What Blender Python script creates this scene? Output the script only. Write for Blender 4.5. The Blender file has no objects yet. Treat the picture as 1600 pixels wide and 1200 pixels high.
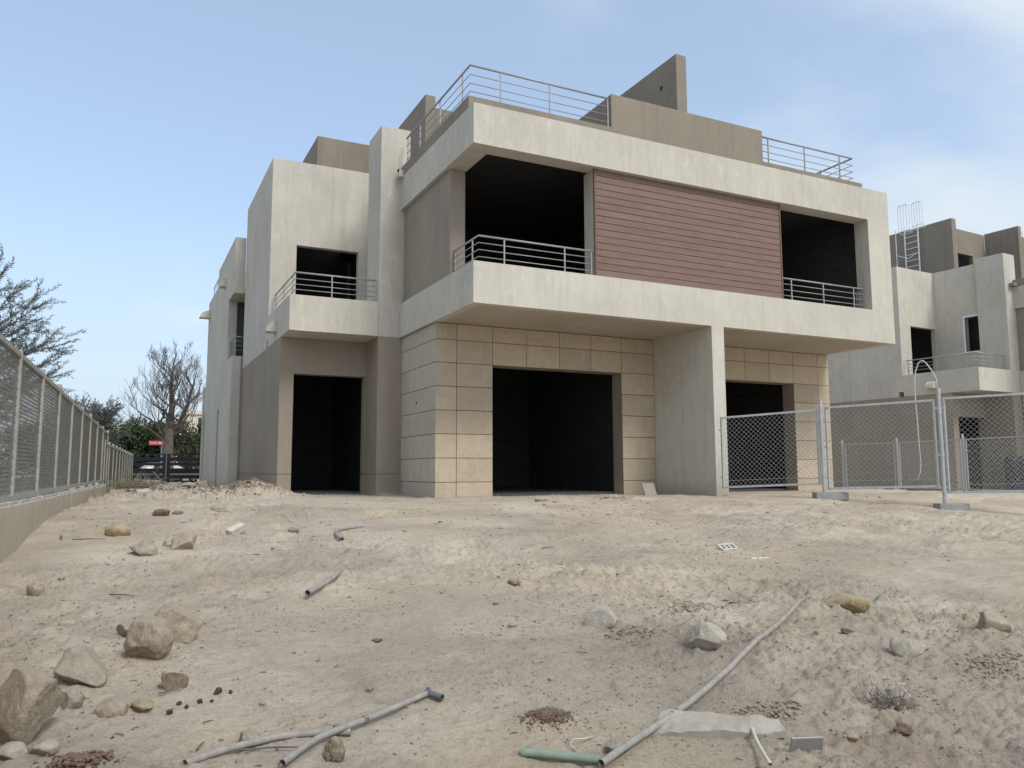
import bpy, bmesh, math, random
import numpy as np
from mathutils import Vector, Matrix

random.seed(7)
sc = bpy.context.scene
COL = sc.collection

# ------------------------------------------------------------------ camera
cam = bpy.data.cameras.new('camera')
cam.sensor_width = 36.0
cam.lens = 1233.74 / 1600 * 36
cam.clip_start = 0.05
cam.clip_end = 3000
camo = bpy.data.objects.new('camera', cam)
COL.objects.link(camo)
YAW, PITCH, ROLL = 0.45870072, 0.109297839, -0.00344888
def _R():
    c, s = math.cos, math.sin
    Rz = Matrix(((c(YAW), -s(YAW), 0), (s(YAW), c(YAW), 0), (0, 0, 1)))
    B = Matrix(((1, 0, 0), (0, 0, -1), (0, 1, 0)))
    Rx = Matrix(((1, 0, 0), (0, c(PITCH), s(PITCH)), (0, -s(PITCH), c(PITCH))))
    Rr = Matrix(((c(ROLL), -s(ROLL), 0), (s(ROLL), c(ROLL), 0), (0, 0, 1)))
    return Rr @ Rx @ B @ Rz
_r = _R()
M = Matrix((_r[0], -_r[1], -_r[2])).transposed().to_4x4()
M.translation = Vector((-6.312, -14.553, 0.578))
camo.matrix_world = M
sc.camera = camo

# ------------------------------------------------------------------ light
SUN_EL, SUN_AZ = math.radians(48), math.radians(165)     # azimuth clockwise from +Y (behind the camera, to the right)
world = bpy.data.worlds.new('World')
sc.world = world
world.use_nodes = True
nt = world.node_tree
for n in list(nt.nodes): nt.nodes.remove(n)
def N(t, typ, **kw):
    n = t.nodes.new(typ)
    for k, v in kw.items(): setattr(n, k, v)
    return n
out = N(nt, 'ShaderNodeOutputWorld'); bg = N(nt, 'ShaderNodeBackground')
bg.inputs['Strength'].default_value = 0.14
sky = N(nt, 'ShaderNodeTexSky', sky_type='NISHITA')
sky.sun_disc = False; sky.sun_elevation = SUN_EL; sky.sun_rotation = SUN_AZ
sky.air_density = 1.0; sky.dust_density = 1.6; sky.ozone_density = 1.0
tc = N(nt, 'ShaderNodeTexCoord')
sep = N(nt, 'ShaderNodeSeparateXYZ'); nt.links.new(tc.outputs['Generated'], sep.inputs[0])
def math_n(t, op, a, b=None, c=None, clamp=False):
    n = N(t, 'ShaderNodeMath', operation=op); n.use_clamp = clamp
    for i, v in enumerate((a, b, c)):
        if v is None: continue
        if hasattr(v, 'is_output'): t.links.new(v, n.inputs[i])
        else: n.inputs[i].default_value = v
    return n.outputs[0]
zc = math_n(nt, 'MAXIMUM', sep.outputs['Z'], 0.0)
zd = math_n(nt, 'ADD', zc, 0.28)
cx = math_n(nt, 'DIVIDE', sep.outputs['X'], zd); cy = math_n(nt, 'DIVIDE', sep.outputs['Y'], zd)
comb = N(nt, 'ShaderNodeCombineXYZ'); nt.links.new(cx, comb.inputs[0]); nt.links.new(cy, comb.inputs[1])
cn = N(nt, 'ShaderNodeTexNoise'); cn.inputs['Scale'].default_value = 1.35; cn.inputs['Detail'].default_value = 8; cn.inputs['Roughness'].default_value = 0.52
cn.inputs['Distortion'].default_value = 0.25
mp = N(nt, 'ShaderNodeMapping'); mp.inputs['Location'].default_value = (4.1, 1.7, 0); nt.links.new(comb.outputs[0], mp.inputs[0]); nt.links.new(mp.outputs[0], cn.inputs['Vector'])
# cloud thickens east (+X), behind and overhead; unseen western bank added to neutralise blue fill
grad = math_n(nt, 'ADD', math_n(nt, 'ADD', math_n(nt, 'MAXIMUM', math_n(nt, 'MULTIPLY', sep.outputs['X'], 0.80), math_n(nt, 'MULTIPLY', math_n(nt, 'ADD', sep.outputs['X'], 0.2), -0.75)), -0.22), math_n(nt, 'MULTIPLY_ADD', sep.outputs['Y'], -0.22, math_n(nt, 'MULTIPLY', math_n(nt, 'MAXIMUM', math_n(nt, 'SUBTRACT', zc, 0.5), 0.0), 1.1)))
cf = math_n(nt, 'ADD', math_n(nt, 'MULTIPLY_ADD', cn.outputs['Fac'], 2.3, -1.15), math_n(nt, 'ADD', grad, 0.22))
cr = N(nt, 'ShaderNodeValToRGB'); nt.links.new(cf, cr.inputs[0])
cr.color_ramp.interpolation = 'EASE'
cr.color_ramp.elements[0].position = 0.0; cr.color_ramp.elements[0].color = (0.40, 0.40, 0.40, 1)
cr.color_ramp.elements[1].position = 0.62; cr.color_ramp.elements[1].color = (0.92, 0.92, 0.92, 1)
cm = N(nt, 'ShaderNodeMix', data_type='RGBA')
hz = math_n(nt, 'SUBTRACT', 1.0, math_n(nt, 'MULTIPLY', zc, 2.4, None, True))
hz = math_n(nt, 'MULTIPLY', math_n(nt, 'POWER', hz, 0.75), 0.97)
ft = math_n(nt, 'MAXIMUM', cr.outputs[0], hz)
nt.links.new(ft, cm.inputs['Factor']); nt.links.new(sky.outputs[0], cm.inputs['A'])
cc = N(nt, 'ShaderNodeMix', data_type='RGBA'); nt.links.new(cr.outputs[0], cc.inputs['Factor'])
cc.inputs['A'].default_value = (1.95, 2.62, 3.50, 1); cc.inputs['B'].default_value = (3.35, 3.68, 3.92, 1)
nt.links.new(cc.outputs['Result'], cm.inputs['B'])
nt.links.new(cm.outputs['Result'], bg.inputs['Color']); nt.links.new(bg.outputs[0], out.inputs[0])

sl = bpy.data.lights.new('sun', 'SUN'); sl.energy = 1.45; sl.angle = math.radians(20); sl.color = (1.0, 0.955, 0.88)
so = bpy.data.objects.new('sun', sl); COL.objects.link(so)
sd = Vector((math.sin(SUN_AZ) * math.cos(SUN_EL), math.cos(SUN_AZ) * math.cos(SUN_EL), math.sin(SUN_EL)))
so.rotation_euler = sd.to_track_quat('Z', 'Y').to_euler(); so.location = sd * 50

sc.view_settings.view_transform = 'Standard'
sc.view_settings.look = 'None'
sc.view_settings.exposure = 0.78
sc.view_settings.gamma = 1.0
sc.view_settings.use_curve_mapping = False
sc.render.engine = 'CYCLES'
sc.cycles.max_bounces = 6
sc.cycles.diffuse_bounces = 4

# ------------------------------------------------------------------ noise (numpy)
def _h(ix, iy, s):
    h = (ix.astype(np.int64) * 374761393 + iy.astype(np.int64) * 668265263 + s * 1442695041) & 0xFFFFFFFF
    h = ((h ^ (h >> 13)) * 1274126177) & 0xFFFFFFFF
    h = (h ^ (h >> 16)) & 0xFFFFFFFF
    return h / 4294967295.0
def vn(x, y, s=0):
    x = np.asarray(x, float); y = np.asarray(y, float)
    ix = np.floor(x); iy = np.floor(y); fx = x - ix; fy = y - iy
    u = fx * fx * fx * (fx * (fx * 6 - 15) + 10); v = fy * fy * fy * (fy * (fy * 6 - 15) + 10)
    a = _h(ix, iy, s); b = _h(ix + 1, iy, s); c = _h(ix, iy + 1, s); d = _h(ix + 1, iy + 1, s)
    return (a + (b - a) * u) * (1 - v) + (c + (d - c) * u) * v - 0.5
def fbm(x, y, s, o=3):
    t = 0; a = 1; f = 1
    for i in range(o): t = t + a * vn(x * f + 17.3 * i, y * f - 9.1 * i, s + i); a *= 0.5; f *= 2.03
    return t
def sstep(a, b, x):
    t = np.clip((x - a) / (b - a), 0, 1); return t * t * (3 - 2 * t)

# height of the sand; everything that lies on it asks here
HEAPS = [(-3.9, 4.2, 1.2, 1.3, .26), (-3.3, 8.0, .7, 3.0, .12), (2.5, -1.2, .45, .35, .10), (-4.20, -10.70, .20, .17, .055), (-4.6, 12, 1.2, 3.5, .10),
         (-2.6, -9.0, .9, .5, .05), (-2.2, -7.6, 1.4, .6, .05), (-4.0, -9.7, .7, .4, .035), (-0.3, -10.9, .6, .5, .06), (-3.7, -8.0, 1.0, .5, .04),
         (-6.55, -9.85, .36, .30, .035), (-6.4, -9.05, .3, .25, .025), (-6.0, -8.8, .32, .3, .03), (-2.6, -10.05, .25, .2, .02), (-.6, -9.5, .35, .25, .03), (-1.2, -10.55, .25, .2, .02), (.05, -10.4, .3, .2, .025), (-5.85, -5.1, .5, .4, .03),
         (-5.2, 20, 1.0, 2.5, .04), (0.5, -5.0, 2.0, .6, .04), (-1.6, -5.4, 1.2, .5, .03)]
def base_z(x, y):
    t = np.clip((-1.5 - y) / 10.0, 0, 1.3)
    t = np.where(t < .08, t * t / .16 , t - .04)
    z = -0.03 - 0.84 * t
    z = z - 0.42 * sstep(13.5, 20, x) * sstep(-8, 0, y)
    lf = sstep(-7.6, -9.2, x)
    z = z * (1 - lf) + lf * -0.15
    return z
def gz(x, y):
    x = np.asarray(x, float); y = np.asarray(y, float)
    z = base_z(x, y)
    for hx, hy, sx, sy, h in HEAPS: z = z + h * np.exp(-((x - hx) / sx) ** 2 - ((y - hy) / sy) ** 2)
    inside = sstep(-.1, .25, x + 2.7) * sstep(-.1, .25, 12.6 - x) * sstep(5.9, 6.3, y) + sstep(-.1, .2, x - .1) * sstep(-.1, .25, 12.6 - x) * sstep(2.35, 2.7, y)
    k = 1 - np.clip(inside, 0, 1)
    rough = 0.55 + 0.9 * sstep(-0.1, .25, fbm(x * .45, y * .45, 31, 2))
    rough = rough * (1 + .5 * sstep(-5, 0, x) * sstep(-3, -6, y))
    n = 0.055 * fbm(x * .9, y * 1.1, 3, 3) * rough + 0.030 * fbm(x * 3.3, y * 3.6, 9, 3) * rough
    n = n + 0.016 * np.abs(fbm(x * 11, y * 11, 15, 2)) * rough + 0.008 * fbm(x * 31, y * 31, 21, 2) * rough
    cl = vn(x * 15 + .3 * vn(x * 31, y * 31, 71), y * 15, 52); n = n + 0.016 * sstep(.12, .34, cl) * np.clip(rough - .35, 0, 2)
    cl = vn(x * 34, y * 34, 53); n = n + 0.010 * sstep(.13, .34, cl) * rough
    cr_ = np.abs(fbm(x * 2.1, y * 2.4, 81, 3)); n = n + .020 * (1 - sstep(0, .09, cr_)) * sstep(.0, .3, vn(x * .7, y * .7, 82)) * rough
    # small scuffs and foot prints
    pr = vn(x * 2.7, y * 2.7, 44); n = n - 0.022 * sstep(.22, .40, pr) * rough
    n = n * (1 + 1.6 * sstep(-2.6, -3.2, x) * sstep(1.5, 4, y))
    n = n - .003
    return z + n * k
def gzs(x, y): return float(gz(np.array([x]), np.array([y]))[0])

# ------------------------------------------------------------------ materials
def new_mat(name):
    m = bpy.data.materials.new(name); m.use_nodes = True
    t = m.node_tree; b = t.nodes['Principled BSDF']
    return m, t, b
def noise(t, vec, scale, detail=4, rough=.55, dist=0.0):
    n = N(t, 'ShaderNodeTexNoise'); n.inputs['Scale'].default_value = scale; n.inputs['Detail'].default_value = detail
    n.inputs['Roughness'].default_value = rough; n.inputs['Distortion'].default_value = dist
    if vec is not None: t.links.new(vec, n.inputs['Vector'])
    return n.outputs['Fac']
def ramp(t, fac, p0, p1, c0=(0, 0, 0, 1), c1=(1, 1, 1, 1)):
    r = N(t, 'ShaderNodeValToRGB'); t.links.new(fac, r.inputs[0])
    r.color_ramp.elements[0].position = p0; r.color_ramp.elements[0].color = c0
    r.color_ramp.elements[1].position = p1; r.color_ramp.elements[1].color = c1
    return r.outputs[0]
def mix(t, fac, a, b, mode='MIX'):
    m = N(t, 'ShaderNodeMix', data_type='RGBA', blend_type=mode)
    for k, v in (('Factor', fac), ('A', a), ('B', b)):
        if hasattr(v, 'is_output'): t.links.new(v, m.inputs[k])
        else: m.inputs[k].default_value = v
    return m.outputs['Result']
def c4(c, k=1.0): return (c[0] * k, c[1] * k, c[2] * k, 1)
def mapped(t, src, scale=(1, 1, 1), loc=(0, 0, 0)):
    m = N(t, 'ShaderNodeMapping'); m.inputs['Scale'].default_value = scale; m.inputs['Location'].default_value = loc
    t.links.new(src, m.inputs[0]); return m.outputs[0]
def bump(t, b, h, strength, dist):
    bp = N(t, 'ShaderNodeBump'); bp.inputs['Strength'].default_value = strength; bp.inputs['Distance'].default_value = dist
    t.links.new(h, bp.inputs['Height']); t.links.new(bp.outputs[0], b.inputs['Normal'])

def plaster(name, col, streak=.5, patch=.35, dirt=(0.30, 0.25, 0.19)):
    m, t, b = new_mat(name)
    oc = N(t, 'ShaderNodeTexCoord').outputs['Object']
    big = noise(t, oc, .55, 5, .6, .4)
    c = mix(t, ramp(t, big, .3, .7), c4(col, .86), c4(col, 1.08))
    st = noise(t, mapped(t, oc, (5.5, 5.5, .35)), 1.0, 5, .62)
    c = mix(t, math_n(t, 'MULTIPLY', ramp(t, st, .50, .72), streak), c, c4(col, .70))
    st2 = noise(t, mapped(t, oc, (9, 9, .55), (3, 1, 7)), 1.0, 4, .6)
    c = mix(t, math_n(t, 'MULTIPLY', ramp(t, st2, .58, .70), streak * .8), c, c4((col[0] * 1.18, col[1] * 1.17, col[2] * 1.15)))
    bl = noise(t, mapped(t, oc, (2.2, 2.2, 1.0), (11, 2, 4)), 2.6, 8, .78, .05)
    c = mix(t, math_n(t, 'MULTIPLY', ramp(t, bl, .52, .68), patch), c, c4((col[0] * 1.28, col[1] * 1.28, col[2] * 1.27)))
    ds = noise(t, mapped(t, oc, (2.2, 2.2, .8), (5, 5, 5)), 1.4, 6, .7)
    c = mix(t, math_n(t, 'MULTIPLY', ramp(t, ds, .58, .78), .30), c, c4(dirt))
    # splash dirt on the lowest half metre
    sz = N(t, 'ShaderNodeSeparateXYZ'); t.links.new(oc, sz.inputs[0])
    sp = math_n(t, 'SUBTRACT', math_n(t, 'MULTIPLY_ADD', noise(t, oc, 3.0, 5, .6), .5, .12), sz.outputs['Z'])
    c = mix(t, math_n(t, 'MULTIPLY', ramp(t, sp, 0, .25), .45), c, (0.36, .30, .22, 1))
    t.links.new(c, b.inputs['Base Color'])
    b.inputs['Roughness'].default_value = .92; b.inputs['Specular IOR Level'].default_value = .2
    hh = math_n(t, 'ADD', math_n(t, 'MULTIPLY', noise(t, oc, 55, 5, .7), .35), noise(t, oc, 7, 5, .65))
    bump(t, b, hh, .55, .012)
    return m
def rough_mat(name, col, var=.18, scale=4, rough=.9, bs=25, bd=.01, bst=.5, col2=None, metal=0.0, spec=.25):
    m, t, b = new_mat(name)
    oc = N(t, 'ShaderNodeTexCoord').outputs['Object']
    f = noise(t, oc, scale, 6, .62, .3)
    c = mix(t, ramp(t, f, .32, .68), c4(col, 1 - var), c4(col2 if col2 else col, 1 + var))
    f2 = noise(t, oc, scale * 7.3, 4, .6)
    c = mix(t, math_n(t, 'MULTIPLY', ramp(t, f2, .52, .70), .4), c, c4(col, 1 - 2.0 * var))
    t.links.new(c, b.inputs['Base Color']); b.inputs['Roughness'].default_value = rough; b.inputs['Metallic'].default_value = metal
    b.inputs['Specular IOR Level'].default_value = spec
    bump(t, b, noise(t, oc, bs, 6, .65), bst, bd)
    return m
LIGHT = plaster('light_plaster', (0.520, 0.490, 0.432), .42, .50)
TAN = plaster('tan_plaster', (0.295, 0.254, 0.208), .35, .14, (0.20, .17, .14))
ROOFTAN = plaster('grey_tan_plaster', (0.255, 0.222, 0.182), .45, .22, (.17, .15, .13))
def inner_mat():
    m, t, b = new_mat('shade_darkened_block_wall')
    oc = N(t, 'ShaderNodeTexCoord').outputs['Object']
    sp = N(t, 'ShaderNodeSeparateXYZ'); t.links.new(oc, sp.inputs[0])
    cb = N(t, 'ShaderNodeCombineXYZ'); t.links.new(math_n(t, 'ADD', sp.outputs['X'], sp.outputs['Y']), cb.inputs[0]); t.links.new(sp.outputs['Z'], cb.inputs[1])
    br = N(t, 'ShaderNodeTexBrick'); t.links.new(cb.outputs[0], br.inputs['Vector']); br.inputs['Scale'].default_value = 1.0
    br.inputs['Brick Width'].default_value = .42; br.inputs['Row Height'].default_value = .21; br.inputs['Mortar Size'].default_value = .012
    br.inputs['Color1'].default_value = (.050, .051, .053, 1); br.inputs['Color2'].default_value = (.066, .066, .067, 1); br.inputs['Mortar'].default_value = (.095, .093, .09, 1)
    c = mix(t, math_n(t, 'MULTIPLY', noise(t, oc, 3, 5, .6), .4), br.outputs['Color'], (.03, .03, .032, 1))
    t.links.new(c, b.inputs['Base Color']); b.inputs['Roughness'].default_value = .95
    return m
INNER = inner_mat()  # block colours darkened: the shade of the rooms is put into them
JOINT = rough_mat('joint_mortar', (0.115, .085, .06), .2, 6)
SLABP = rough_mat('pale_slab', (0.335, .305, .262), .12, 5, .95, 40, .006)
SLABM = rough_mat('raw_concrete', (0.33, .31, .28), .15, 2.2, .9, 30, .008)
BLOCKC = rough_mat('cast_concrete', (0.27, 0.275, 0.28), .2, 5, .9, 30, .008)
SOFFIT = plaster('shade_tinted_soffit_plaster', (0.43, 0.38, 0.315), .25, .25)  # plaster made darker and browner: underside shade painted into its colour
WALLC = plaster('wall_concrete', (0.45, 0.42, 0.355), .5, .2)
CAPC = rough_mat('wall_cap', (0.43, 0.42, 0.39), .2, 3, .95, 18, .02)
STEEL = rough_mat('painted_steel', (0.30, 0.30, .31), .10, 8, .45, 60, .001, .2, metal=.35, spec=.4)
RAILM = rough_mat('railing_paint', (0.33, 0.33, .335), .12, 8, .45, 60, .001, .2, metal=.2, spec=.4)
GALV = rough_mat('galvanised_steel', (0.42, 0.43, .435), .14, 9, .5, 60, .001, .2, metal=.2, spec=.5)
WIREM = rough_mat('galvanised_wire', (0.34, 0.34, .335), .15, 9, .5, 60, .001, .1, metal=.3)
FENCEM = rough_mat('fence_paint', (0.33, 0.33, .30), .14, 6, .55, 60, .001, .2, metal=.15)
FMESH = rough_mat('fence_mesh_paint', (0.20, 0.195, .175), .15, 6, .6, 60, .001, .2)
GATEM = rough_mat('gate_paint', (0.018, 0.020, .026), .15, 6, .4, 60, .001, .2)
WHITEP = rough_mat('white_paint', (0.72, 0.74, .78), .06, 6, .5, 60, .001, .2)
PIPEM = rough_mat('dusty_pipe', (0.285, 0.27, .25), .20, 14, .75, 60, .002, .3)
PIPED = rough_mat('pipe_fitting', (0.13, 0.135, .15), .2, 14, .6, 60, .002, .3)
GRATEM = rough_mat('dusty_white_plastic', (.50, .47, .42), .15, 12, .7)
HOSEW = rough_mat('white_hose', (0.50, 0.475, .43), .10, 14, .6, 60, .002, .3)
GREENP = rough_mat('green_pipe', (0.20, 0.255, .205), .18, 14, .7, 60, .002, .3)
DARKR = rough_mat('black_rubber', (0.012, 0.012, .014), .2, 9, .6)
TRIM = rough_mat('wood_trim', (0.175, 0.10, .085), .12, 6, .7)
BAGM = rough_mat('pale_sheet', (0.62, 0.61, .58), .10, 6, .6, 12, .02)
BARK = rough_mat('bark', (0.12, 0.10, .085), .25, 5, .95, 22, .03, .8)
TWIGM = rough_mat('dry_twig', (0.13, 0.115, .10), .25, 9, .9)
TWIGW = rough_mat('dry_grass', (0.22, 0.20, .145), .25, 9, .9)
SIGNR = rough_mat('red_sign', (0.50, 0.10, .11), .05, 4, .5)
SIGNB = rough_mat('blue_grey_post', (0.12, 0.17, .22), .1, 4, .5)
CARW = rough_mat('white_car_paint', (0.70, 0.71, .72), .03, 2, .25, 60, .0005, .1, spec=.6)
CARD = rough_mat('silver_car_paint', (0.10, 0.115, .13), .03, 2, .3, 60, .0005, .1, spec=.5)
CARG = rough_mat('car_glass', (0.03, 0.04, .05), .1, 2, .1, 60, .0005, .05, spec=.8)
ASPH = rough_mat('asphalt', (0.09, 0.088, .085), .2, 1.5, .95, 60, .01)
FARB = rough_mat('far_building_paint', (0.58, 0.54, .44), .06, .6, .9)
FARW = rough_mat('far_window', (0.05, 0.055, .06), .1, 1, .3)
DRUM = rough_mat('dark_drum_plastic', (0.022, .024, .030), .2, 3, .5)

def stone_mat(name='sandstone_tile', pal=((0.42, 0.345, 0.258), (0.53, 0.435, 0.318)), worn=(0.40, 0.345, .275), pale=(0.58, 0.50, .40)):
    m, t, b = new_mat(name)
    oi = N(t, 'ShaderNodeObjectInfo')
    oc = N(t, 'ShaderNodeTexCoord').outputs['Object']
    rnd = N(t, 'ShaderNodeCombineXYZ')
    t.links.new(math_n(t, 'MULTIPLY', oi.outputs['Random'], 40), rnd.inputs[0])
    t.links.new(math_n(t, 'MULTIPLY', oi.outputs['Random'], 17), rnd.inputs[2])
    va = N(t, 'ShaderNodeVectorMath', operation='ADD'); t.links.new(oc, va.inputs[0]); t.links.new(rnd.outputs[0], va.inputs[1])
    v = va.outputs[0]
    base = (0.40, 0.325, 0.235)
    c = mix(t, oi.outputs['Random'], c4(pal[0]), c4(pal[1]))
    c = mix(t, math_n(t, 'MULTIPLY', ramp(t, noise(t, v, 1.6, 6, .62, .6), .35, .7), .55), c, c4(worn))
    c = mix(t, math_n(t, 'MULTIPLY', ramp(t, noise(t, mapped(t, v, (2.5, 2.5, .6)), 1.5, 5, .65), .52, .74), .5), c, c4(pale))
    c = mix(t, math_n(t, 'MULTIPLY', ramp(t, noise(t, mapped(t, v, (1, 1, 1.6)), 5, 8, .78), .48, .68), .36), c, c4((0.29, 0.235, .175)))
    t.links.new(c, b.inputs['Base Color']); b.inputs['Roughness'].default_value = .88; b.inputs['Specular IOR Level'].default_value = .2
    bump(t, b, math_n(t, 'ADD', noise(t, v, 45, 5, .7), noise(t, v, 6, 4, .6)), .4, .006)
    return m
STONE = stone_mat()
STONEW = stone_mat('dusty_skylit_sandstone_tile', ((0.44, 0.39, 0.325), (0.50, 0.445, 0.37)), (0.37, 0.345, .305), (0.58, .55, .50))  # left-face tiles: dust, plus grey sky light mixed into the stone colour
def wood_mat():
    m, t, b = new_mat('composite_wood')
    oi = N(t, 'ShaderNodeObjectInfo')
    oc = N(t, 'ShaderNodeTexCoord').outputs['Object']
    rnd = N(t, 'ShaderNodeCombineXYZ'); t.links.new(math_n(t, 'MULTIPLY', oi.outputs['Random'], 60), rnd.inputs[0])
    va = N(t, 'ShaderNodeVectorMath', operation='ADD'); t.links.new(oc, va.inputs[0]); t.links.new(rnd.outputs[0], va.inputs[1])
    v = va.outputs[0]
    g = noise(t, mapped(t, v, (.5, 1, 16)), 3.2, 6, .68, .3)
    c = mix(t, ramp(t, g, .33, .68), c4((0.158, 0.104, 0.088)), c4((0.235, 0.160, 0.138)))
    c = mix(t, math_n(t, 'MULTIPLY', ramp(t, noise(t, mapped(t, v, (1.2, 1, 3)), .9, 4, .6), .45, .7), .35), c, c4((0.265, 0.185, .165)))
    c = mix(t, math_n(t, 'MULTIPLY_ADD', oi.outputs['Random'], .25, 0), c, c4((0.165, .098, .088)))
    t.links.new(c, b.inputs['Base Color']); b.inputs['Roughness'].default_value = .75; b.inputs['Specular IOR Level'].default_value = .25
    bump(t, b, g, .25, .003)
    return m
WOOD = wood_mat()
def leaf_mat(name, ca, cb):
    m, t, b = new_mat(name)
    geo = N(t, 'ShaderNodeNewGeometry')
    c = mix(t, geo.outputs['Random Per Island'], c4(ca), c4(cb))
    t.links.new(c, b.inputs['Base Color']); b.inputs['Roughness'].default_value = .6; b.inputs['Specular IOR Level'].default_value = .25
    return m
LEAFG = leaf_mat('shrub_leaf', (0.020, 0.040, 0.016), (0.070, 0.110, 0.045))
LEAFB = leaf_mat('brown_leaf', (0.060, 0.055, 0.030), (0.14, 0.12, 0.07))
LEAFT = leaf_mat('needle_leaf', (0.085, 0.100, 0.092), (0.165, 0.178, 0.165))
def rock_mat(name, ca, cb, dust=(0.50, 0.435, .35), crack=.10):
    m, t, b = new_mat(name)
    oc = N(t, 'ShaderNodeTexCoord').outputs['Object']
    f = noise(t, oc, 14, 8, .72, .3)
    c = mix(t, ramp(t, f, .34, .66), c4(ca, .88), c4(cb))
    c = mix(t, math_n(t, 'MULTIPLY', ramp(t, noise(t, oc, 75, 6, .75), .48, .66), .65), c, c4(ca, .55))
    c = mix(t, math_n(t, 'MULTIPLY', ramp(t, noise(t, oc, 30, 6, .72), .56, .70), .5), c, c4(cb, 1.18))
    geo = N(t, 'ShaderNodeNewGeometry'); sz = N(t, 'ShaderNodeSeparateXYZ'); t.links.new(geo.outputs['Normal'], sz.inputs[0])
    df = math_n(t, 'MULTIPLY', ramp(t, math_n(t, 'ADD', sz.outputs['Z'], math_n(t, 'MULTIPLY_ADD', noise(t, oc, 9, 4, .6), .8, -.4)), .3, .9), .55)
    c = mix(t, df, c, c4(dust))
    t.links.new(c, b.inputs['Base Color']); b.inputs['Roughness'].default_value = .95; b.inputs['Specular IOR Level'].default_value = .15
    hv = N(t, 'ShaderNodeTexVoronoi', feature='DISTANCE_TO_EDGE'); hv.inputs['Scale'].default_value = 3.2
    wv = N(t, 'ShaderNodeVectorMath', operation='ADD'); t.links.new(oc, wv.inputs[0])
    nz = N(t, 'ShaderNodeTexNoise'); nz.inputs['Scale'].default_value = 5; t.links.new(oc, nz.inputs['Vector']); t.links.new(nz.outputs['Color'], wv.inputs[1])
    t.links.new(wv.outputs[0], hv.inputs['Vector'])
    hh = math_n(t, 'ADD', math_n(t, 'MULTIPLY', ramp(t, hv.outputs['Distance'], 0, .05), crack), math_n(t, 'ADD', noise(t, oc, 26, 9, .78), math_n(t, 'MULTIPLY', noise(t, oc, 110, 5, .78), .45)))
    bump(t, b, hh, 1.0, .022)
    return m
ROCKB = rock_mat('beige_rock', (0.34, 0.285, .215), (0.50, .43, .335))
ROCKC = rock_mat('cracked_rock', (0.34, 0.285, .215), (0.50, .43, .335), crack=.14)
ROCKG = rock_mat('grey_rock', (0.35, 0.31, .255), (0.49, .44, .37))
ROCKW = rock_mat('pale_rock', (0.45, 0.405, .34), (0.60, .555, .48), (0.53, .48, .41))
ROCKY = rock_mat('ochre_rock', (0.33, 0.255, .145), (0.46, .37, .22))
ROCKD = rock_mat('dark_clod', (0.05, 0.05, .042), (0.12, .115, .10), (.2, .17, .14))
ROCKR = rock_mat('red_clay', (0.17, 0.10, .078), (0.27, .175, .14), (0.33, .25, .2))
ROCKM = rock_mat('brown_clod', (0.24, 0.19, .135), (0.37, .30, .225))
ROCKS = rock_mat('sand_clod', (0.35, 0.30, .245), (0.45, .395, .325))
def ground_mat():
    m, t, b = new_mat('sand')
    oc = N(t, 'ShaderNodeTexCoord').outputs['Object']
    c = mix(t, ramp(t, noise(t, oc, .42, 6, .6, .5), .34, .66), c4((0.475, 0.408, 0.335)), c4((0.635, 0.560, 0.460)))
    # yellower loose sand in patches, pink-grey silt, reddish clay stains
    c = mix(t, math_n(t, 'MULTIPLY', ramp(t, noise(t, mapped(t, oc, (1, 1.4, 1), (7, 3, 0)), .33, 6, .62, .6), .48, .66), .70), c, c4((0.590, 0.485, 0.345)))
    c = mix(t, math_n(t, 'MULTIPLY', ramp(t, noise(t, mapped(t, oc, (1, 1, 1), (2, 9, 0)), .8, 6, .65, .4), .50, .70), .45), c, c4((0.450, 0.392, 0.330)))
    c = mix(t, math_n(t, 'MULTIPLY', ramp(t, noise(t, mapped(t, oc, (1, 1, 1), (4, 4, 0)), 1.5, 6, .7, .6), .56, .72), .60), c, c4((0.345, 0.265, 0.212)))
    c = mix(t, math_n(t, 'MULTIPLY', ramp(t, noise(t, mapped(t, oc, (1, 1, 1), (8, 1, 0)), 3.2, 6, .7, .6), .60, .72), .40), c, c4((0.36, 0.295, 0.215)))
    # grains and crumbs
    c = mix(t, math_n(t, 'MULTIPLY', ramp(t, noise(t, oc, 17, 7, .74), .53, .67), .58), c, c4((0.30, 0.255, 0.205)))
    c = mix(t, math_n(t, 'MULTIPLY', ramp(t, noise(t, oc, 60, 5, .75), .52, .66), .62), c, c4((0.28, 0.235, 0.19)))
    c = mix(t, math_n(t, 'MULTIPLY', ramp(t, noise(t, mapped(t, oc, (1, 1, 1), (3, 3, 3)), 33, 5, .7), .56, .70), .40), c, c4((0.58, 0.53, 0.45)))
    t.links.new(c, b.inputs['Base Color']); b.inputs['Roughness'].default_value = .97; b.inputs['Specular IOR Level'].default_value = .12
    gm = ramp(t, noise(t, mapped(t, oc, (1, 1, 1), (6, 6, 0)), .7, 5, .6, .5), .38, .62)
    hh = math_n(t, 'ADD', math_n(t, 'MULTIPLY', noise(t, oc, 22, 8, .76), math_n(t, 'MULTIPLY_ADD', gm, .9, .35)), math_n(t, 'MULTIPLY', noise(t, oc, 95, 5, .75), .40))
    bump(t, b, hh, 1.0, .045)
    return m
SAND = ground_mat()

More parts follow.
